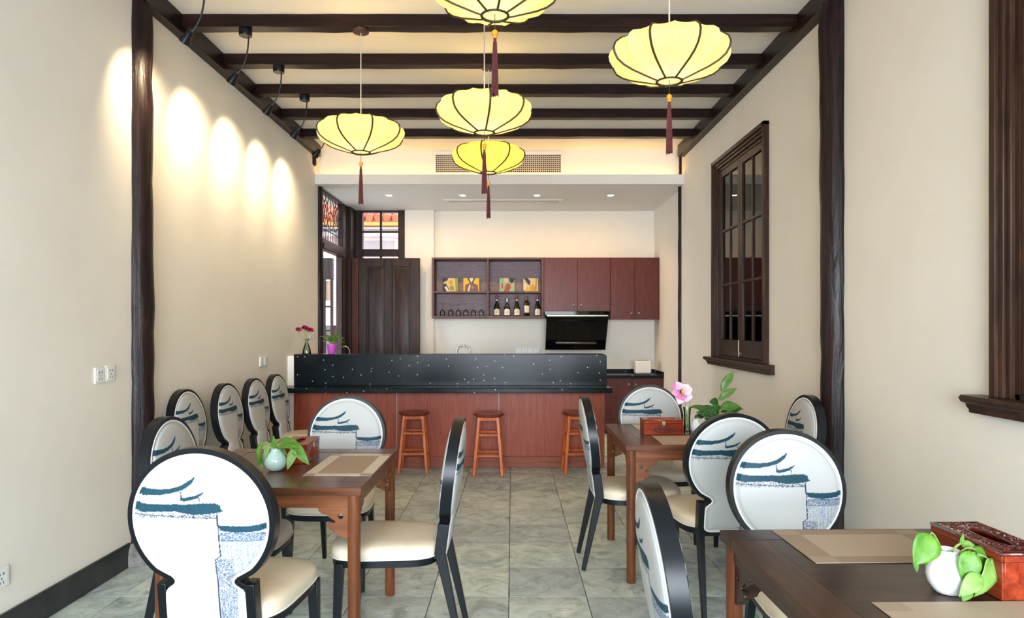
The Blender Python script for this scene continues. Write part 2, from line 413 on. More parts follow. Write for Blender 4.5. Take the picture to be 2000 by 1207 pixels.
# back wall: window opening x -2.16..-1.50, z 1.1..3.04
BX0, BX1 = -2.17, -1.50
b = MB().box(BX1, XR2+.02, YB, YB+T, 0, ZS).box(XL, BX0, YB, YB+T, 0, ZS).box(BX0, BX1, YB, YB+T, 0, 1.1)
structure(b.build('wall_back', M_wall, smooth=0), 'back wall of the kitchen end with the cabinets')
structure(MB().box(BX1+.002, -1.092, YB-.06, YB, 0, ZS).build('trim_99', M_wall, smooth=0), 'shallow wall projection between the open door and the shelves')
structure(MB().box(XL-T, XR+T, YF-.15, YF, 2.6, ZC).box(XL-T, XL+.12, YF-.15, YF, 0, 2.6).box(XR-.12, XR+T, YF-.15, YF, 0, 2.6).build('wall_front', M_wall, smooth=0), 'wall with the wide glazed opening behind the camera')
# ceiling and dropped soffit
structure(MB().box(XL-T, XR+T, YF, 7.93, ZC, ZC+.15).build('ceiling', M_ceil, smooth=0), 'white ceiling between the dark beams')
sf = MB().box(XL, XR, 7.90, 8.05, ZS+.1, ZC).box(XL, XR2+.0, 7.72, YB, ZS, ZS+.085).box(XL, XR+.0, 7.72, 7.735, ZS+.085, ZS+.11)
structure(sf.build('trim_1', M_white, smooth=0), 'dropped white bulkhead and soffit above the bar')
led = MB().box(XL+.05, XR-.05, 7.775, 7.795, ZS+.086, ZS+.096).build('cove_light', M_cove, smooth=0)
tag(led, 'warm light strip hidden on the ledge below the white bulkhead', 'light strip')
# baseboards
structure(MB().box(XL, XL+.015, YF, 3.96, 0, .14).build('baseboard_left', M_base, bevel=.003), 'black painted baseboard along the near left wall')
structure(MB().box(XR-.015, XR, YF, 3.96, 0, .14).build('baseboard_right', M_base, bevel=.003), 'black painted baseboard along the near right wall')

# posts
tn = [1]
def post(x, y, r, z0, z1, label, wob=.006, n=14, lean=(0,0), mat=None):
    b = MB(); pts = []; rs = []
    k = 22
    for i in range(k+1):
        t = i/k; pts.append((x + lean[0]*t + R.uniform(-wob,wob)*.6, y + lean[1]*t + R.uniform(-wob,wob)*.5, z0+(z1-z0)*t)); rs.append(r*(1+R.uniform(-.045,.045)))
    b.tube(pts, rs, n)
    tn[0] += 1
    return structure(b.build('trim_%d' % tn[0], mat or M_post, smooth=50), label)
post(XL+.0, 4.08, .085, 0, 3.35, 'rough dark round timber post on the left wall', lean=(-.015,0))
post(XR+.0, 4.08, .085, 0, 3.35, 'rough dark round timber post on the right wall', lean=(-.02,0))
post(XR+.005, 7.87, .036, 0, ZS, 'thin dark timber post on the right wall below the bulkhead', .003)
post(XR+.005, 7.85, .030, ZS+.11, ZC, 'short dark post piece on the right wall above the bulkhead ledge', .002)
post(XL+.005, 7.87, .036, 0, ZS, 'thin dark timber post beside the left doorway', .003)
post(XL+.005, 7.65, .030, ZS+.20, ZC, 'short dark post piece hanging at the end of the left wall beam', .002)
tag(MB().lathe([(.125,0),(.13,.05),(.12,.10),(.10,.13)], (XL+.0,4.06,0), 14, M=None).build('post_base_stone', M_stone, smooth=40), 'rough grey stone block at the foot of the left timber post', 'stone')

# beams
def rough_beam_x(y0, y1, z0, z1, x0, x1):
    b = MB(); n = 24; vs = []
    for i in range(n+1):
        x = x0+(x1-x0)*i/n; j = lambda: R.uniform(-.0035,.0035)
        vs += [(x,y0+j(),z0+j()),(x,y1+j(),z0+j()),(x,y1+j(),z1),(x,y0+j(),z1)]
    fs = [(0,1,2,3), tuple(4*n+i for i in (3,2,1,0))]
    for i in range(n):
        for k in range(4): fs.append((4*i+k, 4*i+(k+1)%4, 4*i+4+(k+1)%4, 4*i+4+k))
    return b.add(vs, fs)
BY = [4.48+.645*k for k in range(5)]
names = ['cross beam nearest the camera in view', 'second cross beam from the camera', 'middle cross beam of the ceiling', 'fourth cross beam from the camera', 'cross beam nearest the white bulkhead']
for k in range(-6, 5):
    y = 4.48+.645*k; tn[0] += 1
    structure(rough_beam_x(y, y+.095, ZC-.083, ZC+.002, XL+.005, XR-.005).build('trim_%d' % tn[0], M_beam, smooth=30, bevel=.004), 'dark stained '+(names[k] if k >= 0 else 'ceiling cross beam behind the camera view'))
M_beamy = wood('dark_stained_beam_y', (.004,.002,.002,1), (.011,.005,.004,1), (.026,.010,.007,1), 'y', .8, .33, bmp=.5)
tn[0] += 1; structure(MB().box(XL-.002, XL+.065, YF, 7.72, 3.35, ZC+.001).build('trim_%d' % tn[0], M_beamy, bevel=.004), 'long dark beam along the top of the left wall')
tn[0] += 1; structure(MB().box(XR-.075, XR+.002, YF, 7.72, 3.35, ZC+.001).build('trim_%d' % tn[0], M_beamy, bevel=.004), 'long dark beam along the top of the right wall')

# ------------------------------------------------------------------ right wall windows
def side_window(n, y0, y1, z0, z1, label):
    """two casements of 2 x 3 panes over a low solid panel, in the plane x = XR"""
    root = bpy.data.objects.new('window_%d' % n, None); COL.objects.link(root); root.location = (XR, (y0+y1)/2, z0); structure(root, label)
    x = XR; c = .085
    fr = MB()
    # moulded casing: three stepped strips
    for (a, b_, pr) in ((0, .035, .045), (.035, .06, .03), (.06, .085, .018)):
        fr.box(x-pr, x+.01, y0-c+a, y0-c+b_, z0, z1+c-a).box(x-pr, x+.01, y1+c-b_, y1+c-a, z0, z1+c-a)
        fr.box(x-pr, x+.01, y0-c+a, y1+c-a, z1+c-b_, z1+c-a)
    fr.build('window_frame', M_winwood, root, bevel=.004)
    fr = MB().box(x, x+.19, y0, y0+.025, z0, z1).box(x, x+.19, y1-.025, y1, z0, z1).box(x, x+.19, y0, y1, z1-.025, z1).box(x, x+.19, y0, y1, z0, z0+.02)
    fr.build('window_lining', M_winwood, root)
    s = MB().prism([(x-.085, z0), (x-.095,z0-.012),(x-.085, z0-.028), (x-.065, z0-.036), (x-.06,z0-.05),(x-.05, z0-.062),(x-.05,z0-.075),(x+.005, z0-.075), (x+.005, z0)], 'y', y0-c-.11, y1+c+.11)
    s.build('window_sill', M_winwood, root, bevel=.002)
    ym = (y0+y1)/2
    for (a, b_) in ((y0+.025, ym-.001), (ym+.001, y1-.025)):
        ss = MB(); st = .055; pz = z0+.02+.15; x0, x1 = x+.005, x+.04
        ss.box(x0, x1, a, a+st, z0+.022, z1-.027).box(x0, x1, b_-st, b_, z0+.022, z1-.027).box(x0, x1, a+st, b_-st, z1-.027-st-.01, z1-.027).box(x0+.0, x1, a+st, b_-st, z0+.022, pz)
        cas = ss.build('casement', M_winwood, root, bevel=.004)
        g0, g1 = pz, z1-.037-st
        mid = (a+b_)/2; g = MB().box(x0+.004, x1-.004, mid-.011, mid+.011, g0, g1)
        for k in (1, 2): zz = g0+(g1-g0)*k/3; g.box(x0+.003, x1-.003, a+st, b_-st, zz-.011, zz+.011)
        g.build('glazing_bar', M_winwood, cas, bevel=.002)
        for k in range(3):
            for (p0, p1) in ((a+st, mid-.011), (mid+.011, b_-st)):
                z_0 = g0+(g1-g0)*k/3+.009; z_1 = g0+(g1-g0)*(k+1)/3-.009
                MB().box(x+.020, x+.024, p0, p1, z_0, z_1).build('window_pane', M_glass, cas, smooth=0)
    # bolt on the meeting stile
    MB().tube([(x-.004, ym, z0+.03), (x-.004, ym, z0+.17)], .005, 8).box(x-.006, x+.005, ym-.012, ym+.012, z0+.05, z0+.065).build('bolt', M_knob, root)
    # louvred shutters behind
    for (a, b_) in ((y0+.03, ym-.002), (ym+.002, y1-.03)):
        sh = MB().box(x+.10, x+.13, a, a+.05, z0+.02, z1-.03).box(x+.10, x+.13, b_-.05, b_, z0+.02, z1-.03).box(x+.1, x+.13, (a+b_)/2-.02, (a+b_)/2+.02, z0+.02, z1-.03).build('shutter_frame', M_darkwood, root)
        sl = MB(); z = z0+.06
        while z < z1-.07:
            sl.prism([(x+.10, z), (x+.104, z), (x+.13, z+.034), (x+.126, z+.034)], 'y', a+.05, b_-.05); z += .035
        sl.build('louvres', M_darkwood, root, smooth=0, kind='stuff')
    MB().box(x+.17, x+.19, y0, y1, z0, z1).build('shutter_back', M_beam, root, smooth=0)
side_window(1, *W1, 'dark wooden casement window with twelve panes on the right wall above the dining table')
side_window(2, *W2, 'dark wooden window at the right edge of the room, nearest the camera')

# ------------------------------------------------------------------ back-left corner: doorway, transom, back window, open door leaf
dr = bpy.data.objects.new('door_1', None); COL.objects.link(dr); dr.location = (XL, 8.5, 0); structure(dr, 'side doorway with fretwork transom beside the bar')
b = MB().box(XL-.05, XL+.03, 8.83, 8.90, 0, 2.33).box(XL-.05, XL+.045, 8.90, 8.99, 0, 2.33).box(XL-.05, XL+.02, 8.99, 9.16, 0, ZS).box(XL-.05, XL+.03, 7.90, 7.96, 0, 2.33)
b.build('door_frame', M_darkwood, dr, bevel=.005)
MB().box(XL-.05, XL+.045, 7.93, 9.0, 2.33, 2.40).box(XL-.05, XL+.03, 7.93, 9.0, 2.40, 2.455).build('transom_bar', M_darkwood, dr, bevel=.006)
MB().box(XL-.05, XL+.02, 8.93, 9.0, 2.45, ZS).box(XL-.05, XL+.02, 7.93, 7.97, 2.45, ZS).box(XL-.05,XL+.02,7.93,9.0,3.01,ZS).build('transom_frame', M_darkwood, dr, bevel=.004)
lt = MB(); y0, y1, z0, z1 = 7.97, 8.93, 2.455, 3.01
def L(a, c_, wd=.012): lt.bar((XL-.02, y0+(y1-y0)*a[0], z0+(z1-z0)*a[1]), (XL-.02, y0+(y1-y0)*c_[0], z0+(z1-z0)*c_[1]), wd, wd, .007, .007, up=(1,0,0))
for cx in (.27, .75):
    hx = [(cx-.09,.42),(cx-.12,.62),(cx-.07,.82),(cx,.92),(cx+.07,.82),(cx+.12,.62),(cx+.09,.42),(cx,.30)]
    for i in range(8): L(hx[i], hx[(i+1)%8])
    ih = [(cx-.045,.5),(cx-.055,.65),(cx,.8),(cx+.055,.65),(cx+.045,.5)]
    for i in range(5): L(ih[i], ih[(i+1)%5], .011)
    L((cx,.92),(cx,1)); L((cx,.30),(cx,0)); L((cx-.12,.62),(cx-.24,.70)); L((cx+.12,.62),(cx+.24,.70)); L((cx-.07,.82),(cx-.16,1)); L((cx+.07,.82),(cx+.16,1))
    L((cx-.09,.42),(cx-.2,.30)); L((cx+.09,.42),(cx+.2,.30)); L((cx-.16,0),(cx-.12,.34)); L((cx-.08,0),(cx-.06,.36)); L((cx+.08,0),(cx+.06,.36)); L((cx+.16,0),(cx+.12,.34))
L((0,.24),(1,.24)); L((.51,0),(.51,.5)); L((.51,.7),(.51,1)); L((.03,.5),(.03,1)); L((.97,.3),(.97,1))
lt.build('fretwork_lattice', M_darkwood, dr, smooth=0)
MB().box(XL-.035, XL-.031, y0, y1, z0, z1).build('transom_pane', M_transom, dr, smooth=0)

wb = bpy.data.objects.new('window_3', None); COL.objects.link(wb); wb.location = ((BX0+BX1)/2, YB, 1.1); structure(wb, 'small dark framed window high on the back wall above the open door')
b = MB().box(BX0-.02, BX0+.075, YB-.05, YB+.06, 1.1, ZS).box(BX1-.09, BX1+.0, YB-.07, YB+.06, 1.1, ZS).box(BX0+.075, BX1-.09, YB-.04, YB+.06, 3.015, ZS).box(BX0+.075, BX1-.09, YB-.045, YB+.06, 2.40, 2.50).box(BX0+.075, BX1-.09, YB-.04, YB+.06, 1.1, 1.2)
b.build('window_frame', M_darkwood, wb, bevel=.005)
xm = (BX0+.075+BX1-.09)/2
b = MB().box(xm-.014, xm+.014, YB-.01, YB+.03, 2.50, 3.015).box(xm-.014, xm+.014, YB-.01, YB+.03, 1.2, 2.40)
for z in (2.745, 2.0, 1.6): b.box(BX0+.075, BX1-.09, YB-.008, YB+.028, z-.013, z+.013)
b.build('glazing_bar', M_darkwood, wb, bevel=.002)
for (a, c_) in ((BX0+.075, xm-.014), (xm+.014, BX1-.09)):
    for (z_0, z_1) in ((2.50, 2.732), (2.758, 3.015), (2.013, 2.40), (1.613, 1.987), (1.2, 1.587)):
        MB().box(a, c_, YB+.008, YB+.012, z_0, z_1).build('window_pane', M_glass, wb, smooth=0)
# corner post cladding between the transom and the back window
tn[0] += 1
structure(MB().box(XL-.01, BX0-.015, 9.16, YB-.001, 0, ZS).box(XL+.005, XL+.035, 9.10, 9.16, 0, ZS).build('trim_%d' % tn[0], M_darkwood, bevel=.006), 'dark corner cladding between doorway and back window')

# open door leaf parallel to the back wall
lx0, lx1, ly, lz = -2.19, -1.262, 9.27, 2.353
dl = thing('open_door', 'dark panelled wooden door standing open against the back wall', 'door', ((lx0+lx1)/2, ly, 0))
st = .145
b = MB()
b.box(lx0+.09, lx0+.20, ly-.02, ly+.02, .01, lz).box(lx1-.13, lx1, ly-.02, ly+.02, .01, lz)
mx0, mx1 = lx0+.20, lx1-.13; mm = (mx0+mx1)/2 - .005
b.box(mm-.055, mm+.055, ly-.02, ly+.02, .01, lz)
b.box(mx0, mm-.055, ly-.02, ly+.02, lz-.12, lz).box(mm+.055, mx1, ly-.02, ly+.02, lz-.12, lz)
b.box(mx0, mm-.055, ly-.02, ly+.02, .01, .25).box(mm+.055, mx1, ly-.02, ly+.02, .01, .25)
b.build('door_stiles', M_darkwood, dl, bevel=.006)
MB().box(lx0, lx0+.088, ly-.03, ly+.02, .01, lz).build('hinge_stile', M_doorred, dl, bevel=.005, label='reddish hinge stile')
for (a, c_) in ((mx0, mm-.055), (mm+.055, mx1)):
    pn = MB().box(a, c_, ly-.004, ly+.008, .25, lz-.12)
    # raised field with bevelled edges
    i_ = .045; z_0, z_1 = .25, lz-.12
    vs = [(a+.012,ly-.004,z_0+.012),(c_-.012,ly-.004,z_0+.012),(c_-.012,ly-.004,z_1-.012),(a+.012,ly-.004,z_1-.012),(a+i_,ly-.014,z_0+i_),(c_-i_,ly-.014,z_0+i_),(c_-i_,ly-.014,z_1-i_),(a+i_,ly-.014,z_1-i_)]
    pn.add(vs, ((4,5,6,7),(0,1,5,4),(1,2,6,5),(2,3,7,6),(3,0,4,7)))
    pn.build('door_panel', M_darkwood, dl, smooth=20)

# exterior seen through the openings
structure(MB().box(-14, 6, YB+T, 22, -.3, -.12).box(-14, XL-T, -2, YB+T, -.3, -.12).build('ground', M_ground, smooth=0), 'courtyard ground outside')
hb = thing('neighbouring_building', 'pink sided building with orange tiled eaves outside the back window', 'building', (-3, 12.6, -.12))
MB().box(-8, 1, 12.62, 12.9, -.12, 3.25).build('wall_core', M_exwhite, hb, smooth=0)
z = 1.52
while z < 3.1:
    MB().prism([(12.60, z), (12.62, z+.085), (12.63, z+.085), (12.63, z)], 'x', -8, 1).build('siding_board', M_pinkwall, hb, smooth=0); z += .088
MB().box(-8, 1, 12.55, 12.63, 1.44, 1.50).build('sill_band', M_exwhite, hb, bevel=.01)
MB().box(-8, 1, 12.60, 12.63, .0, 1.44).build('lower_wall', M_doorred, hb, smooth=0)
MB().box(-8, 1, 12.45, 12.63, 3.09, 3.17).build('cornice', M_exwhite, hb, bevel=.01)
MB().box(-8, 1, 12.52, 12.63, 3.17, 3.24).build('cornice_grey_board', M_exgrey, hb, smooth=0)  # grey band directly above the white cornice
MB().box(-8, 1, 12.35, 12.63, 3.27, 3.36).build('fascia', M_ochre, hb, bevel=.01)
MB().box(-2.75, -2.2, 12.57, 12.60, 2.75, 3.02).build('window_hood', M_exgrey, hb, smooth=0)
for k in range(30):
    x = -5.0+.16*k
    MB().tube([(x, 12.3, 3.40), (x, 13.4, 3.85)], .07, 10).build('roof_tile_row', M_orange, hb)
MB().prism([(12.33,3.35),(13.4,3.80),(13.4,3.70),(12.4,3.3)], 'x', -5.2, 0).build('roof_slope', M_orange, hb, smooth=0)

gs = thing('glazed_screen', 'dark framed glazed screen seen outside through the side doorway', 'screen', (-3.25, 11.2, -.12))
b = MB()
for x in (-3.62, -3.36, -3.11, -2.985): b.box(x-.022, x+.022, 11.18, 11.22, -.12, 2.45)
b.box(-3.65, -2.965, 11.15, 11.25, 2.2, 2.55)
for z in (.9, 1.35, 1.75): b.box(-3.65, -2.97, 11.185, 11.215, z-.014, z+.014)
b.build('screen_frame', M_darkwood, gs, bevel=.004)
MB().box(-3.6, -2.99, 11.24, 11.25, 1.85, 2.18).build('valance', M_ochre, gs, smooth=0, label='ochre valance behind the glass')
MB().box(-3.6, -2.99, 11.197, 11.203, -.1, 2.2).build('screen_glass', M_glass, gs, smooth=0)

# ------------------------------------------------------------------ vents
v = thing('wall_vent', 'white egg-crate air grille in the bulkhead behind the yellow lanterns', 'vent', (-.165, 7.9, 3.315))
x0, x1, z0, z1 = -.89, .57, 3.215, 3.42
MB().box(x0-.04, x1+.04, 7.885, 7.90, z1, z1+.03).box(x0-.04, x1+.04, 7.885, 7.90, z0-.03, z0).box(x0-.04, x0, 7.885, 7.90, z0, z1).box(x1, x1+.04, 7.885, 7.90, z0, z1).build('vent_frame', M_white, v, bevel=.003)
MB().box(x0, x1, 7.8985, 7.8999, z0, z1).build('vent_back', M_ventdark, v, smooth=0)
g = MB(); n = 62
for i in range(1, n): x = x0+(x1-x0)*i/n; g.box(x-.0035, x+.0035, 7.888, 7.898, z0, z1)
for k in range(1, 9): z = z0+(z1-z0)*k/9; g.box(x0, x1, 7.888, 7.898, z-.0035, z+.0035)
g.build('vent_grid', M_vent, v, smooth=0, kind='stuff')
v = thing('ceiling_vent', 'long narrow slot vent in the soffit above the open shelves', 'vent', (-.11, 8.74, ZS))
b = MB().box(-.88, .66, 8.63, 8.665, ZS-.012, ZS).box(-.88, .66, 8.82, 8.855, ZS-.012, ZS).box(-.88, -.82, 8.665, 8.82, ZS-.012, ZS).box(.60, .66, 8.665, 8.82, ZS-.012, ZS)
b.build('vent_frame', M_white, v, bevel=.004)
MB().box(-.82, .60, 8.665, 8.82, ZS-.003, ZS-.001).build('vent_back', M_ventdark, v, smooth=0)
for k in range(4): MB().box(-.82, .60, 8.677+.037*k, 8.695+.037*k, ZS-.010, ZS-.004).build('slat', M_vent, v, smooth=0)

# downlights
side = ['leftmost', 'second from the left', 'third from the left', 'rightmost']
dl0 = None
for k, x in enumerate((-1.52, -.61, .31, 1.22)):
    if dl0 is None:
        dl0 = thing('recessed_downlight', '', 'downlight', (0,0,0), group='downlights in the white soffit')
        MB().lathe([(.034,-.004),(.045,-.008),(.052,-.004),(.052,0)], n=24, cap=False).build('trim_ring', M_white, dl0)
        MB().lathe([(.0005,-.004),(.036,-.004),(.036,-.001)], n=24, cap=False).build('lamp', M_down, dl0)
        d = dl0
    else: d = copy_tree(dl0)
    d.location = (x, 8.36, ZS); d['label'] = 'recessed warm downlight in the white soffit, %s of the four' % side[k]
    add_light('SPOT', (x, 8.36, ZS-.03), 22, (1,.60,.24), spot_size=2.2, spot_blend=1.0, shadow_soft_size=.04)
    add_light('SPOT', (x, 8.36, ZS-.03), 20, (1,.55,.16), rot=(.62,0,0), spot_size=2.1, spot_blend=.8, shadow_soft_size=.04)

# ------------------------------------------------------------------ left wall spotlights
def qbez(a, b_, c_, n=10):
    a, b_, c_ = Vector(a), Vector(b_), Vector(c_); return [a*(1-t)**2 + b_*2*t*(1-t) + c_*t*t for t in [i/n for i in range(n+1)]]
hp = Vector((-.075, 0, -.32)); aim = Vector((-.36, .20, -.36)).normalized()
sp0 = None
spl = ['partly cut off by the top edge, nearest the camera', 'on the first visible beam', 'on the second visible beam', 'on the middle beam', 'on the fourth beam, half behind the left lantern']
for k in range(-1, 4):
    y = 4.48+.645*k+.047
    if sp0 is None:
        sp0 = thing('spotlight', '', 'spotlight', (0,0,0), group='black gooseneck spotlights along the left wall')
        MB().lathe([(.040,-.045),(.042,-.04),(.042,-.004),(.040,0)], n=20).build('canopy', M_black, sp0, bevel=.002)
        MB().tube(qbez((.02,0,-.045), (.02,0,-.22), hp+Vector((.02,0,.02)), 14), .0055, 8).build('gooseneck', M_blackm, sp0)
        q = aim.to_track_quat('Z', 'Y').to_matrix().to_4x4(); q.translation = hp
        MB().lathe([(.012,-.035),(.020,-.03),(.022,.0),(.031,.030),(.034,.045),(.030,.046),(.026,.034)], n=20, cap=False, M=q).build('lamp_head', M_black, sp0)
        MB().lathe([(.0005,.034),(.0265,.034)], n=20, cap=False, M=q).build('lamp', M_spotlamp, sp0)
        s_ = sp0
    else: s_ = copy_tree(sp0)
    s_.location = (-1.785, y, ZC-.083); s_['label'] = 'small black gooseneck spotlight ' + spl[k+1]
    lo = add_light('SPOT', s_.location + hp + aim*.06, 34, (1,.78,.48), spot_size=1.7, spot_blend=1.0, shadow_soft_size=.02)
    lo.rotation_euler = aim.to_track_quat('-Z', 'Y').to_euler()

# ------------------------------------------------------------------ lanterns
PROF = [(.104,-.132),(.15,-.122),(.235,-.100),(.33,-.075),(.41,-.045),(.465,-.010),(.492,.030),(.500,.065),(.485,.100),(.44,.130),(.37,.150),(.28,.162),(.19,.167),(.12,.165)]
def lantern(x, y, zring, dia, ztop, label, rot, silkm, name='silk_lantern'):
    k = dia; L_ = thing(name, label, 'lantern', (x, y, zring), group=None)
    zc = zring + .132*dia*1.2
    n = 16; sub = 6; vs = []; fs = []; m = len(PROF); H = 1.2
    nn = n*sub
    for r, z in PROF:
        for j in range(nn):
            a = rot + 2*PI*j/nn; ph = (j % sub)/sub
            sag = 1-.075*math.sin(PI*ph)**.8*min(1, (r-.08)/.2)
            vs.append((x+r*k*sag*math.cos(a), y+r*k*sag*math.sin(a), zc+z*k*H))
    for i in range(m-1):
        for j in range(nn): j2 = (j+1)%nn; fs.append((i*nn+j, i*nn+j2, (i+1)*nn+j2, (i+1)*nn+j))
    MB().add(vs, fs).build('shade', silkm, L_, smooth=50)
    for j in range(n):
        a = rot + 2*PI*j/n; dark = j % 2 == 0
        pts = [(x+(r*k+.001)*math.cos(a), y+(r*k+.001)*math.sin(a), zc+z*k*H) for r, z in PROF]
        MB().tube(pts, .0058 if dark else .0018, 6).build('rib', M_rib if dark else M_cord, L_)
    rr = PROF[0][0]*k
    MB().tube([(x+rr*math.cos(t*PI/16), y+rr*math.sin(t*PI/16), zring) for t in range(32)], .0062, 8, True).build('bottom_ring', M_rib, L_)
    r2 = PROF[-1][0]*k; zt = zc+PROF[-1][1]*k*H
    MB().tube([(x+r2*math.cos(t*PI/16), y+r2*math.sin(t*PI/16), zt) for t in range(32)], .005, 8, True).build('top_ring', M_rib, L_)
    MB().lathe([(.0005,0),(rr-.004,.0)], (x,y,zring+.006), 24, cap=False).build('diffuser', M_silkdisc, L_)
    MB().lathe([(.004,-.05),(.024,-.045),(.034,-.02),(.03,.01),(.014,.03),(.013,.06)], (x,y,zc+.02), 14).build('bulb', M_bulb, L_)
    MB().tube([(x,y,zc+.08),(x,y,zt),(x,y,ztop-.01)], .0035, 8).tube([(x-r2,y,zt),(x+r2,y,zt)], .003, 6).build('cord', M_cord, L_)
    MB().lathe([(.030,-.024),(.053,-.020),(.055,-.002),(.053,0)], (x,y,ztop), 24).build('canopy', M_canopy, L_)
    t = L_
    MB().tube([(x,y,zring+.01),(x,y,zring-.075)], .0018, 6).build('tassel_cord', M_rib, t)
    MB().lathe([(.004,-.014),(.012,-.008),(.014,0),(.012,.008),(.004,.014)], (x,y,zring-.075), 14).lathe([(.009,0),(.010,.006),(.009,.012)], (x,y,zring-.098), 14).build('bead', M_bead, t)
    ts = MB(); zt_ = zring-.098
    ts.lathe([(.0125,-.235),(.0135,-.20),(.0115,-.12),(.009,-.04),(.006,-.012),(.006,0)], (x,y,zt_), 18)
    for q in range(26):
        a = 2*PI*q/26; ca, sa = math.cos(a), math.sin(a); e = R.uniform(-.010,.004)
        ts.tube([(x+.0065*ca,y+.0065*sa,zt_-.014),(x+.0115*ca,y+.0115*sa,zt_-.12),(x+.0145*ca,y+.0145*sa,zt_-.243+e)], .0019, 4)
    ts.build('tassel', M_tassel, t)
    add_light('POINT', (x,y,zc+.02), 13*(dia/.57)**2, (1,.74,.30), shadow_soft_size=.05)
    return L_
ZB = ZC-.083
lantern(-1.013, 4.53, 2.575, .58, ZB, 'yellow silk lantern with burgundy tassel, leftmost, hanging from a white cord', .473, M_silk)
lantern(-.159, 3.885, 2.52, .552, ZB, 'cream silk lantern in the middle, just above the smallest yellow one', .16, M_silk)
lantern(-.180, 5.17, 2.585, .56, ZB, 'bright yellow silk lantern farthest back, in front of the air grille', -.16, M_silk_far)
lantern(-.074, 2.93, 2.752, .56, ZC, 'silk lantern at the top centre, cut off by the upper edge', .2, M_silk)
lantern(.754, 3.24, 2.58, .572, ZB, 'large cream silk lantern on the right side near the right wall', .26, M_silk)

# ------------------------------------------------------------------ bar counter
bc = thing('bar_counter', 'long cherry red bar counter with three front panels at the back of the room', 'bar counter', (-.63, 6.9, 0))
px = [-2.19, -1.156, -.131, .925]
MB().box(-2.24, .90, 6.80, 7.02, 0, 1.105).build('body', M_barpanel, bc, smooth=0)
for i in range(3): MB().box(px[i]+.003, px[i+1]-.003, 6.77, 6.80, .112, .772).build('front_panel', M_barpanel, bc, bevel=.002)
MB().box(-2.19, .925, 6.785, 6.80, .1, .772).build('joint_strip', M_white, bc, smooth=0, label='pale joint line between the panels')
MB().box(-2.19, .925, 6.763, 6.80, 0, .112).build('plinth', M_plinth, bc, bevel=.003)
MB().box(.90, .93, 6.795, 7.02, 0, .772).build('end_panel', M_barpanel, bc, bevel=.002)
MB().box(XL, -2.19, 6.78, 7.02, 0, 1.115).build('wall_filler', M_white, bc, smooth=0)
bt = thing('granite_bar_top', 'black granite bar ledge and raised backing speckled with white flecks', 'countertop', (-.63, 6.8, .772))
MB().box(XL+.002, .965, 6.48, 6.83, .772, .820).build('ledge', M_granite, bt, bevel=.006)
MB().prism([(-2.195,.82),(.953,.82),(.953,1.115),(.935,1.132),(-2.195,1.132)], 'y', 6.795, 6.83).build('backing', M_granite, bt, bevel=.003)
MB().box(-2.195, .935, 6.83, 7.05, 1.105, 1.132).build('cap', M_granite, bt, bevel=.004)

# stools
st0 = thing('bar_stool', '', 'stool', (0,0,0), group='wooden stools in front of the bar')
Hs = .582
MB().lathe([(.10,-.032),(.135,-.028),(.147,-.018),(.148,-.008),(.140,-.001),(.06,-.004),(.001,-.005)], (0,0,Hs), 32).build('seat', M_stoolseat, st0)
tp, ft = .088, .134
def lp(sx, sy, z): t = 1-z/(Hs-.03); return (sx*(tp+(ft-tp)*t), sy*(tp+(ft-tp)*t), z)
for sx in (-1,1):
    for sy in (-1,1): MB().bar(lp(sx,sy,0), lp(sx,sy,Hs-.03), .030, .028).build('leg', M_stool, st0, bevel=.004)
for z, ax in ((.385,'x'),(.355,'y'),(.19,'x'),(.16,'y')):
    for s_ in (-1,1):
        a, c_ = (lp(-1,s_,z), lp(1,s_,z)) if ax == 'x' else (lp(s_,-1,z), lp(s_,1,z))
        MB().bar(a, c_, .014, .014, .020, .020).build('rung', M_stool, st0, bevel=.002)
z = Hs-.048
for s_ in (-1,1):
    MB().bar(lp(-1,s_,z), lp(1,s_,z), .016, .016, .03, .03).build('seat_rail', M_stool, st0, bevel=.002)
    MB().bar(lp(s_,-1,z), lp(s_,1,z), .016, .016, .03, .03).build('seat_rail', M_stool, st0, bevel=.002)
for k, (x, y, rz, lb) in enumerate(((-.955, 6.595, .05, 'orange wooden bar stool at the left end of the bar, behind the left table'), (-.222, 6.485, -.03, 'orange wooden bar stool in the middle of the bar'), (.635, 6.58, .04, 'orange wooden bar stool at the right end of the bar, half behind a chair'))):
    o = st0 if k == 0 else copy_tree(st0); o.location = (x, y, 0); o.rotation_euler = (0,0,rz); o['label'] = lb

# ------------------------------------------------------------------ kitchen cabinets
YC = 9.15
def knob(x, y, z, parent):
    m = Matrix.Translation((x,y,z)) @ Matrix.Rotation(PI/2, 4, 'X')
    MB().lathe([(.006,0),(.006,.012),(.015,.016),(.016,.022),(.010,.027),(.001,.028)], n=14, M=m).build('knob', M_knob, parent)
def base_cab(x0, x1, label, doors=2):
    c = thing('base_cabinet', label, 'cabinet', ((x0+x1)/2, 9.2, 0))
    MB().box(x0, x1, 8.92, YB-.023, .1, .735).box(x0, x1, 8.96, YB-.023, 0, .1).build('body', M_cab, c, smooth=0)
    wd = (x1-x0)/doors
    for i in range(doors):
        d = MB().box(x0+wd*i+.002, x0+wd*(i+1)-.002, 8.90, 8.92, .105, .733).build('door', M_cab, c, bevel=.002)
        kx = x0+wd*(i+1)-.045 if i % 2 == 0 else x0+wd*i+.045
        knob(kx, 8.90, .655, d)
base_cab(1.18, 1.985, 'cherry base cabinet at the right end below the toaster')
base_cab(.38, 1.178, 'cherry base cabinet under the cooker hood behind the bar')
base_cab(-.45, .378, 'cherry base cabinet behind the middle of the bar')
base_cab(-1.06, -.452, 'cherry base cabinet below the sink tap')
wt = thing('kitchen_worktop', 'black granite kitchen worktop along the back wall', 'countertop', (.47, 9.2, .735))
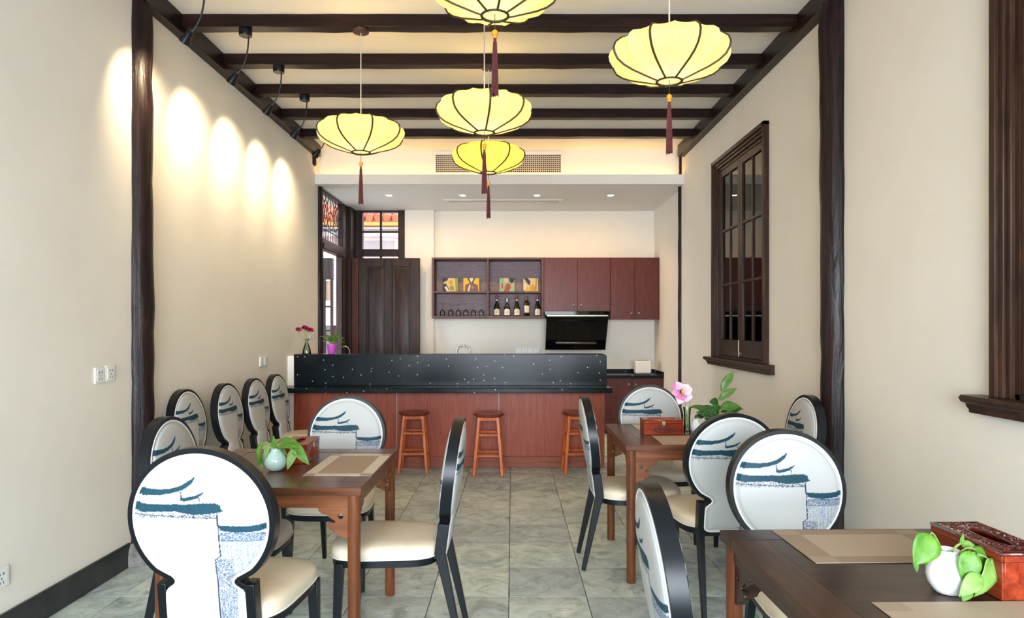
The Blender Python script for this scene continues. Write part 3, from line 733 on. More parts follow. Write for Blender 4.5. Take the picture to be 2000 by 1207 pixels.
MB().box(-1.06, 1.995, 8.88, YB, .735, .775).build('slab', M_granite, wt, bevel=.003)
MB().box(-1.06, 1.975, YB-.02, YB, .775, .82).build('backsplash', M_granite, wt, bevel=.002)
MB().box(1.975, 1.998, 8.89, YB-.001, .775, .82).build('side_splash', M_granite, wt, bevel=.002)

ox0, ox1, oz0, oz1 = -1.088, .43, 1.525, 2.35
ow = thing('open_wall_shelf', 'open walnut wall shelf holding cards, glasses and bottles', 'shelf', ((ox0+ox1)/2, 9.3, oz0))
t_ = .03
MB().box(ox0, ox0+t_, YC, YB, oz0, oz1).build('side_panel', M_shelf, ow, bevel=.002)
MB().box(ox1-t_, ox1, YC, YB, oz0, oz1).build('side_panel', M_shelf, ow, bevel=.002)
MB().box(ox0+t_, ox1-t_, YC, YB, oz1-t_*.8, oz1).build('top_panel', M_shelf, ow, bevel=.002)
MB().box(ox0+t_, ox1-t_, YC, YB, oz0, oz0+.032).build('bottom_panel', M_shelf, ow, bevel=.002)
MB().box(-.337, -.315, YC+.002, YB, oz0+.032, oz1-t_*.8).build('divider', M_shelf, ow, bevel=.002)
MB().box(ox0+t_, ox1-t_, YB-.012, YB-.001, oz0+.03, oz1-.02).build('back_panel', M_shelfback, ow, smooth=0)
MB().box(ox0+t_, -.337, YC+.01, YB-.012, 1.872, 1.892).build('shelf_board', M_shelf, ow, bevel=.002)
MB().box(-.315, ox1-t_, YC+.01, YB-.012, 1.872, 1.892).build('shelf_board', M_shelf, ow, bevel=.002)
def wall_cab(x0, xm, x1, z0, kz, label):
    c = thing('wall_cabinet', label, 'cabinet', ((x0+x1)/2, 9.3, z0))
    MB().box(x0+.001, x1-.001, YC+.02, YB, z0, 2.35).build('body', M_cab, c, smooth=0)
    for i, (a, b_) in enumerate(((x0, xm), (xm, x1))):
        d = MB().box(a+.0025, b_-.0025, YC, YC+.02, z0+.001, 2.349).build('door', M_cab, c, bevel=.002)
        knob(b_-.05 if i == 0 else a+.05, YC, kz, d)
wall_cab(.432, .887, 1.330, 1.622, 1.70, 'cherry wall cabinet with two doors above the cooker hood')
wall_cab(1.332, 1.663, 1.995, 1.512, 1.595, 'cherry wall cabinet with two doors in the right corner above the toaster')

# cooker hood
hd = thing('cooker_hood', 'black slanted glass cooker hood under the wall cabinet', 'cooker hood', (.87, 9.2, 1.10))
MB().box(.435, 1.29, 9.0, YB, 1.57, 1.621).build('top_strip', M_hoodglass, hd, bevel=.003)
MB().prism([(8.86,1.565),(8.83,1.545),(9.14,1.10),(9.18,1.10),(9.30,1.16),(9.49,1.50),(9.49,1.565)], 'x', .45, 1.262).build('body', M_hoodglass, hd, bevel=.004)
MB().box(.455, 1.257, 8.835, 8.86, 1.547, 1.568).build('handle_strip', M_knob, hd, bevel=.002, label='grey metal strip')
nrm = Vector((0, -.445, -.31)).normalized(); dvec = Vector((0, .31, -.445)).normalized(); o0 = Vector((0, 8.83, 1.545))
def hq(x0, x1, d0, d1, off, name, mat):
    b = MB(); vs = []
    for o_ in (0, off):
        for (x, d) in ((x0,d0),(x1,d0),(x1,d1),(x0,d1)): q = o0+dvec*d+nrm*(o_); vs.append((x,q.y,q.z))
    b.add(vs, ((0,1,2,3),(7,6,5,4),(0,4,5,1),(1,5,6,2),(2,6,7,3),(3,7,4,0))).build(name, mat, hd, bevel=.001)
hq(.60, 1.12, .06, .40, .010, 'front_flap', M_hoodglass)
hq(.585, 1.13, .415, .435, .014, 'flap_handle', M_chrome)
hq(.85, .862, .49, .502, .003, 'power_button', M_knob)

# tap
def tap(x, y, label, h=.385, r=.075, nm='tap'):
    t = thing(nm, label, 'tap', (x, y, .775))
    MB().lathe([(.024,0),(.024,.012),(.014,.02),(.014,.06)], (x,y,.775), 16).build('base', M_chrome, t)
    pts = [(x,y,.83),(x,y,.775+h-r)] + [(x+r-r*math.cos(a*PI/12), y, .775+h-r+r*math.sin(a*PI/12)) for a in range(1,13)] + [(x+2*r, y, .775+h-r-.06)]
    MB().tube(pts, .0115, 12).build('spout', M_chrome, t)
    MB().tube([(x+.012,y,.83),(x+.06,y-.02,.85)], .005, 8).build('lever', M_chrome, t)
tap(-.755, 9.27, 'arched steel tap rising behind the middle of the bar', .385, .09)
# sockets
def socket(name, center, normal, w_, h_, label, n=1, group=None, slots=True):
    c = Vector(center); s_ = thing(name, label, 'wall socket' if slots else 'light switch', c)
    M = Matrix.Translation(c) @ Vector(normal).to_track_quat('-Y', 'Z').to_matrix().to_4x4()
    b = MB().box(-w_/2, w_/2, -.009, 0, -h_/2, h_/2, M); b.build('plate', M_socket, s_, bevel=.003)
    MB().box(-w_*.36, w_*.36, -.0115, -.009, -h_*.36, h_*.36, M).build('inset', M_socket, s_, bevel=.001)
    if slots:
        q = MB()
        for sx in (-1,1):
            q.box(sx*.011-.003, sx*.011+.003, -.0122, -.0112, h_*.14, h_*.25, M)
            q.box(sx*.010-.002, sx*.010+.002, -.0122, -.0112, -h_*.28, -h_*.16, M)
        q.box(-.002, .002, -.0122, -.0112, -h_*.08, h_*.02, M)
        q.build('slots', M_hole, s_, smooth=0)
    return s_
socket('wall_socket', (XL, 3.68, 1.14), (1,0,0), .088, .088, 'white double pin wall socket on the near left wall, left one of the pair')
socket('wall_socket', (XL, 3.775, 1.145), (1,0,0), .088, .088, 'white wall socket on the near left wall, right one of the pair beside the post')
socket('wall_socket', (XL, 2.965, .30), (1,0,0), .10, .09, 'white wall socket low on the near left wall at the picture edge')
socket('light_switch', (XL, 6.06, 1.095), (1,0,0), .088, .088, 'white switch above the row of wall chairs, left one of the pair', slots=False)
socket('light_switch', (XL, 6.155, 1.095), (1,0,0), .088, .088, 'white switch above the row of wall chairs, right one of the pair', slots=False)
socket('light_switch', (XL, 7.55, 1.33), (1,0,0), .088, .10, 'white switch behind the carnation vase, left one of the pair', slots=False)
socket('light_switch', (XL, 7.65, 1.33), (1,0,0), .088, .10, 'white switch behind the carnation vase, beside the dark post', slots=False)
for i, lb in enumerate(('leftmost of four', 'second of four', 'third of four', 'rightmost of four')):
    socket('wall_socket', (.098+.085*i, YB, 1.068), (0,-1,0), .078, .078, 'small white socket on the kitchen wall above the bar, '+lb)

# toaster
ta = thing('toaster', 'white toaster on the black worktop at the right', 'toaster', (1.76, 9.12, .775))
b = MB().box(1.655, 1.865, 9.04, 9.20, .785, .957).build('body', M_toaster, ta, bevel=.018, seg=4)
MB().box(1.685, 1.835, 9.08, 9.10, .9565, .9582).box(1.685, 1.835, 9.14, 9.16, .9565, .9582).build('slots', M_hole, ta, smooth=0)
MB().box(1.665, 1.855, 9.05, 9.19, .775, .785).build('foot', M_hole, ta)
MB().box(1.835, 1.850, 9.030, 9.041, .83, .85).build('lever', M_socket, ta, bevel=.002)
MB().tube(qbez((1.656,9.16,.83),(1.60,9.2,.86),(1.62,9.40,.78),12), .003, 6).build('power_cord', M_blackm, ta)

# abstract cards on the shelf
def card(u0, u1, label, bgc, pieces):
    x0, x1 = (u0-1000)*9.25/F, (u1-1000)*9.25/F; z0 = 1.892; h = .187
    c = thing('picture_card', label, 'card', ((x0+x1)/2, 9.24, z0), group=None)
    lean = Matrix.Translation((0, 9.235, z0)) @ Matrix.Rotation(-.10, 4, 'X')
    MB().box(x0, x1, 0, .012, 0, h, lean).build('board', bgc, c, bevel=.001)
    W = x1-x0
    for i, (poly, m) in enumerate(pieces):
        MB().prism([(x0+W*a, h*b_) for a, b_ in poly], 'y', -.0006-.0004*i, -.0001, lean).build('print_patch', m, c, smooth=0)
K = {n: plain('card_'+n, tuple(q*.62 for q in srgb(*c)[:3])+(1,), .6) for n, c in dict(olive=(150,160,50), cream=(225,205,150), navy=(35,40,70), yellow=(235,195,40), brown=(110,75,60), mauve=(125,95,100), mint=(140,200,160), sage=(170,190,160), rust=(170,85,65), pine=(25,50,40), gold=(215,165,60), white=(235,230,215), orange=(225,140,50), blue=(45,45,110)).items()}
card(865, 894.5, 'small olive and navy patterned card, leftmost on the shelf', K['cream'], [([(0,1),(.35,1),(.3,.82),(.1,.75),(0,.5)], K['navy']), ([(0,.55),(.2,.6),(.45,.15),(.35,0),(0,0)], K['navy']), ([(.1,.35),(.25,.4),(.45,0),(.28,0)], K['white']), ([(.8,1),(1,1),(1,0),(.85,0)], K['olive']), ([(.4,.8),(.6,.9),(.7,.6),(.55,.45),(.4,.6)], K['gold']), ([(.45,.4),(.7,.45),(.75,.1),(.5,.1)], K['olive'])])
card(905, 936, 'small bright yellow patterned card, second on the shelf', K['yellow'], [([(.1,0),(.12,.5),(.35,.62),(.65,.62),(.9,.5),(.95,0)], K['mauve']), ([(.35,1),(.65,1),(.58,.75),(.42,.75)], K['white']), ([(.25,1),(.36,1),(.5,.62),(.42,.62)], K['navy']), ([(.65,1),(.75,1),(.6,.62),(.52,.62)], K['navy']), ([(.38,.55),(.46,.45),(.36,.0),(.26,0)], K['white']), ([(.5,.3),(.58,.4),(.68,.3),(.58,.2)], K['orange'])])
card(975.5, 1005, 'small pale green patterned card, third on the shelf', K['sage'], [([(0,1),(.28,1),(.25,.75),(0,.6)], K['mint']), ([(.62,1),(1,1),(.95,.7),(.78,.62),(.66,.75)], K['pine']), ([(.28,0),(.4,.45),(.55,.65),(.72,.55),(.75,.3),(.62,0)], K['rust']), ([(.12,.6),(.22,.62),(.25,.25),(.15,.28)], K['rust']), ([(.3,1),(.55,1),(.52,.7),(.35,.65)], K['cream']), ([(.75,0),(1,0),(1,.25),(.8,.2)], K['mint']), ([(0,0),(.2,0),(.1,.2),(0,.25)], K['mint'])])
card(1022, 1051, 'small gold and deep blue patterned card, rightmost on the shelf', K['cream'], [([(0,1),(.3,1),(.5,.75),(.42,.45),(.28,.6),(.12,.85)], K['blue']), ([(0,.15),(.08,.6),(.25,.45),(.2,.1)], K['white']), ([(.12,.1),(.2,.35),(.38,.3),(.36,.05)], K['yellow']), ([(.42,0),(.45,.4),(.6,.6),(.8,.4),(.85,0)], K['gold']), ([(.85,1),(.92,1),(.88,.1),(.8,.1)], K['olive']), ([(0,.1),(.06,.1),(.06,0),(0,0)], K['navy'])])

# wine glasses, upside down
wg0 = None
for k, u in enumerate((864.2, 880.4, 895.3, 909.6, 924.5, 940.0)):
    x = (u-1000)*9.28/F
    if wg0 is None:
        wg0 = thing('wine_glass', '', 'wine glass', (0,0,0), group='upturned wine glasses on the lower shelf')
        MB().lathe([(.028,0),(.0365,.035),(.034,.060),(.022,.082),(.006,.092)], n=20, cap=False).build('bowl', M_wineglass, wg0)
        MB().lathe([(.006,.092),(.0032,.10),(.0032,.158),(.006,.164),(.033,.169),(.033,.171),(.001,.171)], n=20, cap=False).build('stem', M_wineglass, wg0)
        o = wg0
    else: o = copy_tree(wg0)
    o.location = (x, 9.28, oz0+.032); o['label'] = 'upturned clear wine glass on the lower shelf, ' + ('leftmost of six', 'second of six from the left', 'third of six from the left', 'third of six from the right', 'second of six from the right', 'rightmost of six, beside the divider')[k]
# bottles
def bottle(u, top, kind, label):
    x = (u-1000)*9.28/F; z0 = oz0+.032; c = (x, 9.28, z0)
    o = thing('wine_bottle', label, 'bottle', c)
    h = {'b': .285, 'c': .272, 's': .245}[kind]
    if kind == 'c': prof = [(.036,0),(.038,.006),(.038,.17),(.032,.195),(.016,.212),(.0135,.225),(.0135,h)]
    elif kind == 's': prof = [(.040,0),(.043,.006),(.043,.10),(.038,.13),(.022,.158),(.014,.175),(.013,h)]
    else: prof = [(.038,0),(.042,.006),(.042,.10),(.036,.14),(.020,.185),(.0145,.21),(.0135,h)]
    MB().lathe(prof, c, 24).build('glass_body', M_bottle, o)
    MB().lathe([(.0145,h-.055),(.0155,h-.05),(.0155,h),(.012,h+.003)], c, 16).build('capsule', M_silver if kind == 's' else M_red, o)
    if kind == 'b': MB().lathe([(.0152,h-.075),(.0162,h-.072),(.0162,h-.057),(.0152,h-.055)], c, 16).build('neck_band', M_labelw, o)
    rb = prof[2][0]+.0006; z_0, z_1 = ((.015,.088) if kind != 'c' else (.05,.145))
    lb = MB(); nseg = 12; vs = []; fs = []
    for i in range(nseg+1):
        a = -PI/2 - 1.05 + 2.1*i/nseg; 
        arch = .014*math.cos((i/nseg-.5)*PI) if kind != 'c' else 0
        for z in (z_0, z_1+arch): vs.append((x+rb*math.cos(a), 9.28+rb*math.sin(a), z0+z))
    for i in range(nseg): fs.append((2*i, 2*i+2, 2*i+3, 2*i+1))
    L1 = lb.add(vs, fs).build('bottle_label', M_labelw if kind == 's' else M_label, o)
    ink = MB(); y_ = 9.28-rb-.0006
    if kind == 'c': ink.tube([(x+.009*math.cos(t*PI/6), y_+.0004, z0+.10+.012*math.sin(t*PI/6)) for t in range(12)], .0012, 4, True)
    else: ink.box(x-.016, x+.016, y_, y_+.0008, z0+.052, z0+.058).box(x-.010, x+.010, y_, y_+.0008, z0+.070, z0+.074)
    ink.box(x-.014, x+.014, y_, y_+.0008, z0+z_0+.010, z0+z_0+.013)
    ink.build('label_print', M_ink, L1, smooth=0)
bottle(970.4, 573, 'b', 'dark wine bottle with red capsule, leftmost on the shelf beside the divider')
bottle(990.3, 580, 's', 'short dark bottle with silver neck and pale label')
bottle(1009.6, 573, 'b', 'dark wine bottle with red capsule in the middle of five')
bottle(1028.8, 575, 'c', 'straight sided wine bottle with tall label and red top')
bottle(1050, 573, 'b', 'dark wine bottle with red capsule, rightmost beside the cabinet')

# ------------------------------------------------------------------ chairs
CZ, CR = .76, .2125        # cushion circle centre height and radius
REC = .13
def back_y(z): return -.232 - (z-.44)*REC
HZ = [(.412,.095),(.416,.112),(.422,.121),(.432,.125),(.50,.125),(.528,.123),(.538,.117),(.546,.107),(.553,.097),(.562,.092),(.572,.094),(.582,.103),(.594,.125),(.607,.1476)]
def half(z):
    if z >= .607: return math.sqrt(max(0, CR*CR-(z-CZ)**2))
    for (z0, h0), (z1, h1) in zip(HZ, HZ[1:]):
        if z <= z1: t = (z-z0)/(z1-z0); return h0+(h1-h0)*t
    return HZ[-1][1]
def P(lst): return np.array([((x-546)/484, (584-y)/484) for x, y in lst])
PRINT = [P([(100,386),(112,372),(128,334),(200,342),(270,346),(345,343),(400,333),(450,310),(500,282),(535,256),(544,260),(525,292),(495,322),(450,348),(380,372),(280,388),(180,392)]),
         P([(434,425),(436,400),(470,402),(540,387),(575,372),(604,355),(590,380),(550,408),(500,422),(460,429)]),
         P([(433,358),(443,362),(445,404),(436,404)]), P([(560,398),(567,398),(575,430),(565,430)]),
         P([(70,500),(80,438),(200,453),(330,452),(480,449),(600,441),(670,440),(712,452),(718,480),(736,497),(700,508),(600,521),(520,523),(450,512),(380,503),(300,507),(150,512)]),
         P([(690,600),(780,602),(860,606),(940,600),(1030,588),(1030,630),(960,644),(860,652),(780,650),(700,636)])]
def pip(x, y, poly):
    inside = np.zeros(x.shape, bool); n = len(poly)
    for i in range(n):
        x0, y0 = poly[i]; x1, y1 = poly[(i+1) % n]
        if y0 == y1: continue
        c = ((y0 > y) != (y1 > y)) & (x < (x1-x0)*(y-y0)/(y1-y0)+x0)
        inside ^= c
    return inside
def paint(xm, zm):
    """colour of the ink-wash print at metres xm (viewer's right), zm (height)"""
    rs = np.random.RandomState(3)
    u = xm/CR; w_ = (zm-CZ)/CR
    zx = u*484+546; zy = 584-w_*484            # design grid
    jit = np.interp(zx, np.linspace(0, 1300, 260), rs.uniform(-1,1,260))
    jit2 = np.interp(zx, np.linspace(0, 1300, 90), rs.uniform(-1,1,90))
    rnd = rs.uniform(0,1,xm.shape)
    col = np.ones(xm.shape+(3,))*np.array([.47,.48,.47])
    teal = np.array([.014,.056,.084]); ink = np.array([.02,.035,.07]); blue = np.array([.12,.20,.36])
    wobble = (jit*3)/484
    for i, poly in enumerate(PRINT):
        m = pip(u, w_+wobble*(1 if i in (0,4,5) else .3), poly); col[m] = teal*(.8+.4*rnd[m])[:,None]
    # ragged underside speckle, thin line
    m = (zy > 505) & (zy < 556+jit*5) & (zx < 690) & (rnd < np.clip(.75-np.abs(zy-535)/40, 0, 1)*.55); col[m] = ink*1.5
    yl = 530+(zx-85)*.03
    m = (np.abs(zy-yl) < 2.6) & (zx < 690); col[m] = ink
    # vertical line with a jog
    xl = np.where(zy < 828, 688+(zy-515)*.012, np.where(zy < 852, 692-(zy-828)*1.6, 653+(zy-852)*.012))
    m = (np.abs(zx-xl) < 5) & (zy > 512); col[m] = ink
    # brick speckle right
    strk = np.interp(zx, np.linspace(600, 1100, 160), rs.uniform(0,1,160))
    m = (zx > 700) & (zy > 652+jit*5) & (zy < 716) & (rnd < .60); col[m] = blue*.7
    m = (zx > 700) & ((np.abs(zy-662-jit2*4) < 2) | (np.abs(zy-714-jit2*3) < 2.2)); col[m] = ink*2
    m = (zx > 704) & (zx < 985) & (zy > 716) & (zy < 900) & (rnd < strk**2*.75) ; col[m] = blue*1.1
    m = (zx > xl+8) & (zx < 790+jit2*10) & (zy > 848) & (rnd < .62-.2*strk); col[m] = blue*.6
    m = (zx >= 790) & (zx < 880) & (zy > 848) & (rnd < strk**2*.5); col[m] = blue
    return col
def cushion():
    nr, nc = 330, 220
    zs = np.concatenate([np.linspace(.412,.62,100,endpoint=False), CZ+CR*np.sin(np.linspace(math.asin((.62-CZ)/CR), PI/2-.004, nr-100))])
    ts = np.sin(np.linspace(-PI/2, PI/2, nc)*.985)/math.sin(PI/2*.985)*.9995
    h = np.array([half(z) for z in zs])
    X = h[:,None]*ts[None,:]; Z = np.repeat(zs[:,None], nc, 1)
    d1 = h[:,None]*(1-np.abs(ts))[None,:]
    rho = np.sqrt(X**2+(Z-CZ)**2)
    d = np.where(Z > .66, np.minimum(CR-rho, 1), d1*.85)
    d = np.minimum(d, np.where(Z < .5, (Z-.412)*1.0+1e-4, 9))
    d = np.where((Z <= .66) & (Z > .6), d1*.85*(.66-Z)/.06 + (CR-rho)*(Z-.6)/.06, d)
    d = np.maximum(d, 0)
    B = .020 + .016*(1-np.exp(-d/.022)) + .010*np.clip(1-rho/CR, 0, 1)
    B = B - .006*np.exp(-((d-.013)/.004)**2)   # stitched groove inside the piping
    yb = -.232-(Z-.44)*REC
    V = []; C = []; Fc = []
    for s_ in (1, -1):     # +1 front (towards the seat), -1 rear
        V.append(np.stack([X, yb+s_*B, Z], -1).reshape(-1,3)); C.append(paint(-X*s_, Z).reshape(-1,3))
    nn = len(zs)
    I = np.arange(nn*nc).reshape(nn, nc)
    q = np.stack([I[:-1,:-1], I[:-1,1:], I[1:,1:], I[1:,:-1]], -1).reshape(-1,4)
    Fc = np.concatenate([q[:, ::-1], q+nn*nc])
    V = np.concatenate(V); C = np.concatenate(C)
    me = bpy.data.meshes.new('back_cushion')
    me.vertices.add(len(V)); me.vertices.foreach_set('co', V.ravel())
    me.loops.add(Fc.size); me.loops.foreach_set('vertex_index', Fc.ravel().astype(np.int32))
    me.polygons.add(len(Fc)); me.polygons.foreach_set('loop_start', np.arange(0, Fc.size, 4, dtype=np.int32)); me.polygons.foreach_set('loop_total', np.full(len(Fc), 4, dtype=np.int32))
    me.update(calc_edges=True); me.validate()
    ca = me.color_attributes.new('print', 'FLOAT_COLOR', 'POINT')
    ca.data.foreach_set('color', np.concatenate([C, np.ones((len(C),1))], 1).ravel())
    me.shade_smooth(); me.materials.append(M_print)
    return me
M_print, nt, p = new_mat('printed_upholstery')
vc = N(nt, 'ShaderNodeVertexColor'); vc.layer_name = 'print'; nt.links.new(vc.outputs[0], p.inputs['Base Color']); setp(p, Roughness=.5); p.inputs['Specular IOR Level'].default_value = .15
mp = coords(nt); n1 = noise(nt, mp, 6, 3); bump(nt, p, n1.outputs[0], .12, .01)

# outline of the cushion, right half from bottom to top then mirrored
zz = [z for z, _ in HZ] + [CZ+CR*math.sin(a) for a in np.linspace(math.asin((.607-CZ)/CR)+.04, PI/2, 40)]
outl = [(half(z), z) for z in zz]; outl[-1] = (0, CZ+CR)
outl_full = outl + [(-x, z) for x, z in reversed(outl[:-1])]   # open path: bottom right -> top -> bottom left
def offset(path, d):
    out = []
    n = len(path)
    for i in range(n):
        a = path[max(i-1,0)]; b_ = path[min(i+1,n-1)]
        tx, tz = b_[0]-a[0], b_[1]-a[1]; l = math.hypot(tx, tz) or 1
        out.append((path[i][0]+tz/l*d, path[i][1]-tx/l*d))
    return out
def chair_proto():
    c = thing('dining_chair', '', 'chair', (0,0,0), group='round-back dining chairs with ink-wash print')
    bk = link('back_cushion', cushion(), c)
    # piping on both faces
    pp = MB()
    for s_ in (1,-1):
        loop = outl_full
        pp.tube([(x, back_y(z)+s_*.0225, z) for x, z in offset(loop, -.001)], .0042, 6, True)
    pp.build('piping', M_pipe, bk)
    # bent frame band round the cushion down to the neck
    seg = [q for q in outl_full if q[1] > .533 or False]
    inn = offset(seg, .001); out = offset(seg, .019)
    vs = []; fs = []; dp = .024
    for (a, b_) in zip(inn, out):
        for (x, z), y in ((a,-dp),(a,dp),(b_,dp),(b_,-dp)): vs.append((x, back_y(z)+y, z))
    n = len(inn)
    for i in range(n-1):
        for k in range(4): fs.append((4*i+k, 4*i+(k+1)%4, 4*i+4+(k+1)%4, 4*i+4+k))
    fs += [(0,1,2,3), tuple(4*(n-1)+k for k in (3,2,1,0))]
    MB().add(vs, fs).build('back_frame', M_black, c, smooth=40, bevel=.003)
    for sx in (-1,1):
        b = MB()
        b.bar((sx*.141, back_y(.405), .405), (sx*.141, back_y(.558), .558), .030, .030, .048, .048, up=(0,1,0))
        b.build('back_post', M_black, c, bevel=.003)
        MB().bar((sx*.140, back_y(.43)-.002, .425), (sx*.150, -.325, 0.006), .034, .022, .042, .024, up=(0,1,0)).build('leg', M_black, c, bevel=.003)
        MB().bar((sx*.190, .19, .405), (sx*.196, .205, 0.006), .040, .024, .040, .024, up=(0,1,0)).build('leg', M_black, c, bevel=.003)
    MB().bar((-.156, back_y(.40), .400), (.156, back_y(.40), .400), .022, .022, .03, .03, up=(0,0,1)).build('bottom_rail', M_black, c, bevel=.002)
    # seat
    def seat_out(k, n=64):
        pts = []
        for i in range(n):
            a = 2*PI*i/n; ca, sa = math.cos(a), math.sin(a)
            e = 2/4.2
            X = math.copysign(abs(ca)**e, ca); Y = math.copysign(abs(sa)**e, sa)
            hw = .198+.027*(Y+1)/2
            yy = .006+.232*Y + (.014*(1-X*X) if Y > 0 else 0)*Y
            pts.append((X*hw*k, .006+(yy-.006)*k))
        return pts
    lay = [(.965,.415),(.995,.422),(1.0,.435),(1.0,.447),(.985,.460),(.95,.469),(.88,.476),(.75,.481),(.55,.484),(.3,.486),(.05,.4865)]
    vs = []; fs = []; n = 64
    for k, z in lay: vs += [(x, y, z) for x, y in seat_out(k)]
    for i in range(len(lay)-1):
        for j in range(n): j2 = (j+1)%n; fs.append((i*n+j, i*n+j2, (i+1)*n+j2, (i+1)*n+j))
    fs.append(tuple(range((len(lay)-1)*n, len(lay)*n))); fs.append(tuple(reversed(range(n))))
    st_ = MB().add(vs, fs).build('seat', M_seat, c, smooth=60)
    MB().tube([(x,y,.424) for x, y in seat_out(1.003)], .0045, 6, True).build('seat_piping', M_seatpipe, st_)
    vs = [(x,y,.388) for x,y in seat_out(.975)] + [(x,y,.417) for x,y in seat_out(.975)]
    fs = [tuple(range(n-1,-1,-1)), tuple(range(n,2*n))] + [(j, (j+1)%n, n+(j+1)%n, n+j) for j in range(n)]
    MB().add(vs, fs).build('seat_frame', M_black, c, smooth=50)
    return c
ch0 = chair_proto()
# (seat centre x, y, heading) heading 0 faces +Y (away from the camera)
CH = [(-.980, 2.46, -.04, 'printed round-back chair at the near side of the left table, largest on the left'),
      (-.540, 3.05, PI/2, 'printed round-back chair seen side-on at the right of the left table'),
      (-1.290, 3.10, -PI/2, 'printed round-back chair at the left side of the left table, behind the largest chair'),
      (-.985, 3.77, PI, 'printed round-back chair at the far side of the left table'),
      (-1.880, 4.485, -PI/2, 'printed chair backed to the left wall, nearest the post'),
      (-1.815, 4.97, -PI/2, 'printed chair backed to the left wall, second from the post'),
      (-1.79, 5.455, -PI/2, 'printed chair backed to the left wall, third from the post'),
      (-1.785, 5.94, -PI/2, 'printed chair backed to the left wall, nearest the bar'),
      (.735, 4.035, -PI/2, 'printed round-back chair seen side-on at the left of the right table'),
      (1.040, 3.53, .06, 'printed round-back chair at the near side of the right table, beside the glass vase view'),
      (.985, 4.545, PI, 'printed round-back chair at the far side of the right table, behind the red box'),
      (1.500, 4.10, PI/2, 'printed round-back chair between the right table and the right timber post'),
      (1.090, 2.42, PI, 'large printed round-back chair at the far side of the dark front table'),
      (.665, 1.755, -PI/2-.03, 'printed chair seen side-on in the front, at the left of the dark table')]
for k, (x, y, h, lb) in enumerate(CH):
    o = ch0 if k == 0 else copy_tree(ch0); o.location = (x, y, 0); o.rotation_euler = (0,0,h); o['label'] = lb
    o.scale = (1.03,)*3 if k == 0 else (1,1,1)

# ------------------------------------------------------------------ tables
spandrel = None
def spandrel_mesh(mat):
    sc = 1.0
    pts = [(0,0),(.120,0),(.118,-.012),(.104,-.024),(.088,-.027),(.074,-.038),(.062,-.047),(.052,-.052),(.050,-.058),(.056,-.062),(.070,-.060),(.079,-.066),(.080,-.078),(.072,-.088),(.058,-.090),(.050,-.096),(.044,-.108),(.030,-.113),(.016,-.121),(0,-.124)]
    hole = [(.030+.012*math.cos(t*PI/8), -.034+.013*math.sin(t*PI/8)) for t in range(16)]
    return curve_mesh('spandrel', [pts, hole], .0075, mat, .0012)
def table(x0, x1, y0, y1, label, mt, my, ml, ma, may, rz=0):
    cx, cy = (x0+x1)/2, (y0+y1)/2; W, D = (x1-x0)/2, (y1-y0)/2; Z = .76; th = .032; bw = .105
    t = thing('dining_table', label, 'table', (0,0,0))
    g = .0009
    for s_ in (-1,1):
        MB().box(-W, W, min(s_*D, s_*(D-bw)), max(s_*D, s_*(D-bw)), Z-th, Z).build('tabletop_rail', mt, t, bevel=.003)
        MB().box(min(s_*W, s_*(W-bw)), max(s_*W, s_*(W-bw)), -D+bw+g, D-bw-g, Z-th, Z).build('tabletop_stile', my, t, bevel=.0012)
    MB().box(-W+bw+g, W-bw-g, -D+bw+g, D-bw-g, Z-th, Z-.0008).build('tabletop_panel', mt, t, bevel=.0012)
    lg = .036; r = .026
    for sx in (-1,1):
        for sy in (-1,1):
            MB().lathe([(r*.90,0),(r*.95,.004),(r*.97,.3),(r,.6),(r,Z-th)], (sx*(W-lg), sy*(D-lg), 0), 24).build('leg', ml, t, smooth=50)
    for s_ in (-1,1):
        MB().box(-W+lg+.02, W-lg-.02, s_*(D-lg)-.011, s_*(D-lg)+.011, Z-th-.055, Z-th).build('apron', ma, t, bevel=.002)
        MB().box(s_*(W-lg)-.011, s_*(W-lg)+.011, -D+lg+.02, D-lg-.02, Z-th-.055, Z-th).build('apron', may, t, bevel=.002)
    me = spandrel_mesh(ma)
    zb = Z-th-.055
    for sx in (-1,1):
        for sy in (-1,1):
            o = link('spandrel', me, t)
            o.matrix_local = Matrix.Translation((sx*(W-lg-.023), sy*(D-lg), zb)) @ Matrix.Rotation(PI/2 if sx < 0 else PI/2, 4, 'X') @ Matrix.Diagonal((-sx, 1, 1, 1))
            o = link('spandrel', me, t)
            o.matrix_local = Matrix.Translation((sx*(W-lg), sy*(D-lg-.023), zb)) @ Matrix.Rotation(-sy*PI/2, 4, 'Z') @ Matrix.Rotation(PI/2, 4, 'X')
    t.location = (cx, cy, 0); t.rotation_euler = (0,0,rz)
    return t
table(-1.453, -.603, 2.70, 3.577, 'brown elm dining table on the left with a celadon vase', M_table, M_tabley, M_tleg, M_tapron, M_tprony)
table(.618, 1.468, 3.677, 4.505, 'brown elm dining table on the right near the wall window', M_table, M_tabley, M_tleg, M_tapron, M_tprony)
table(.665, 1.515, 1.30, 2.15, 'dark brown table in the lower right corner', M_dtop, M_dtopy, M_tleg, M_dtop, M_dtopy, rz=.018)

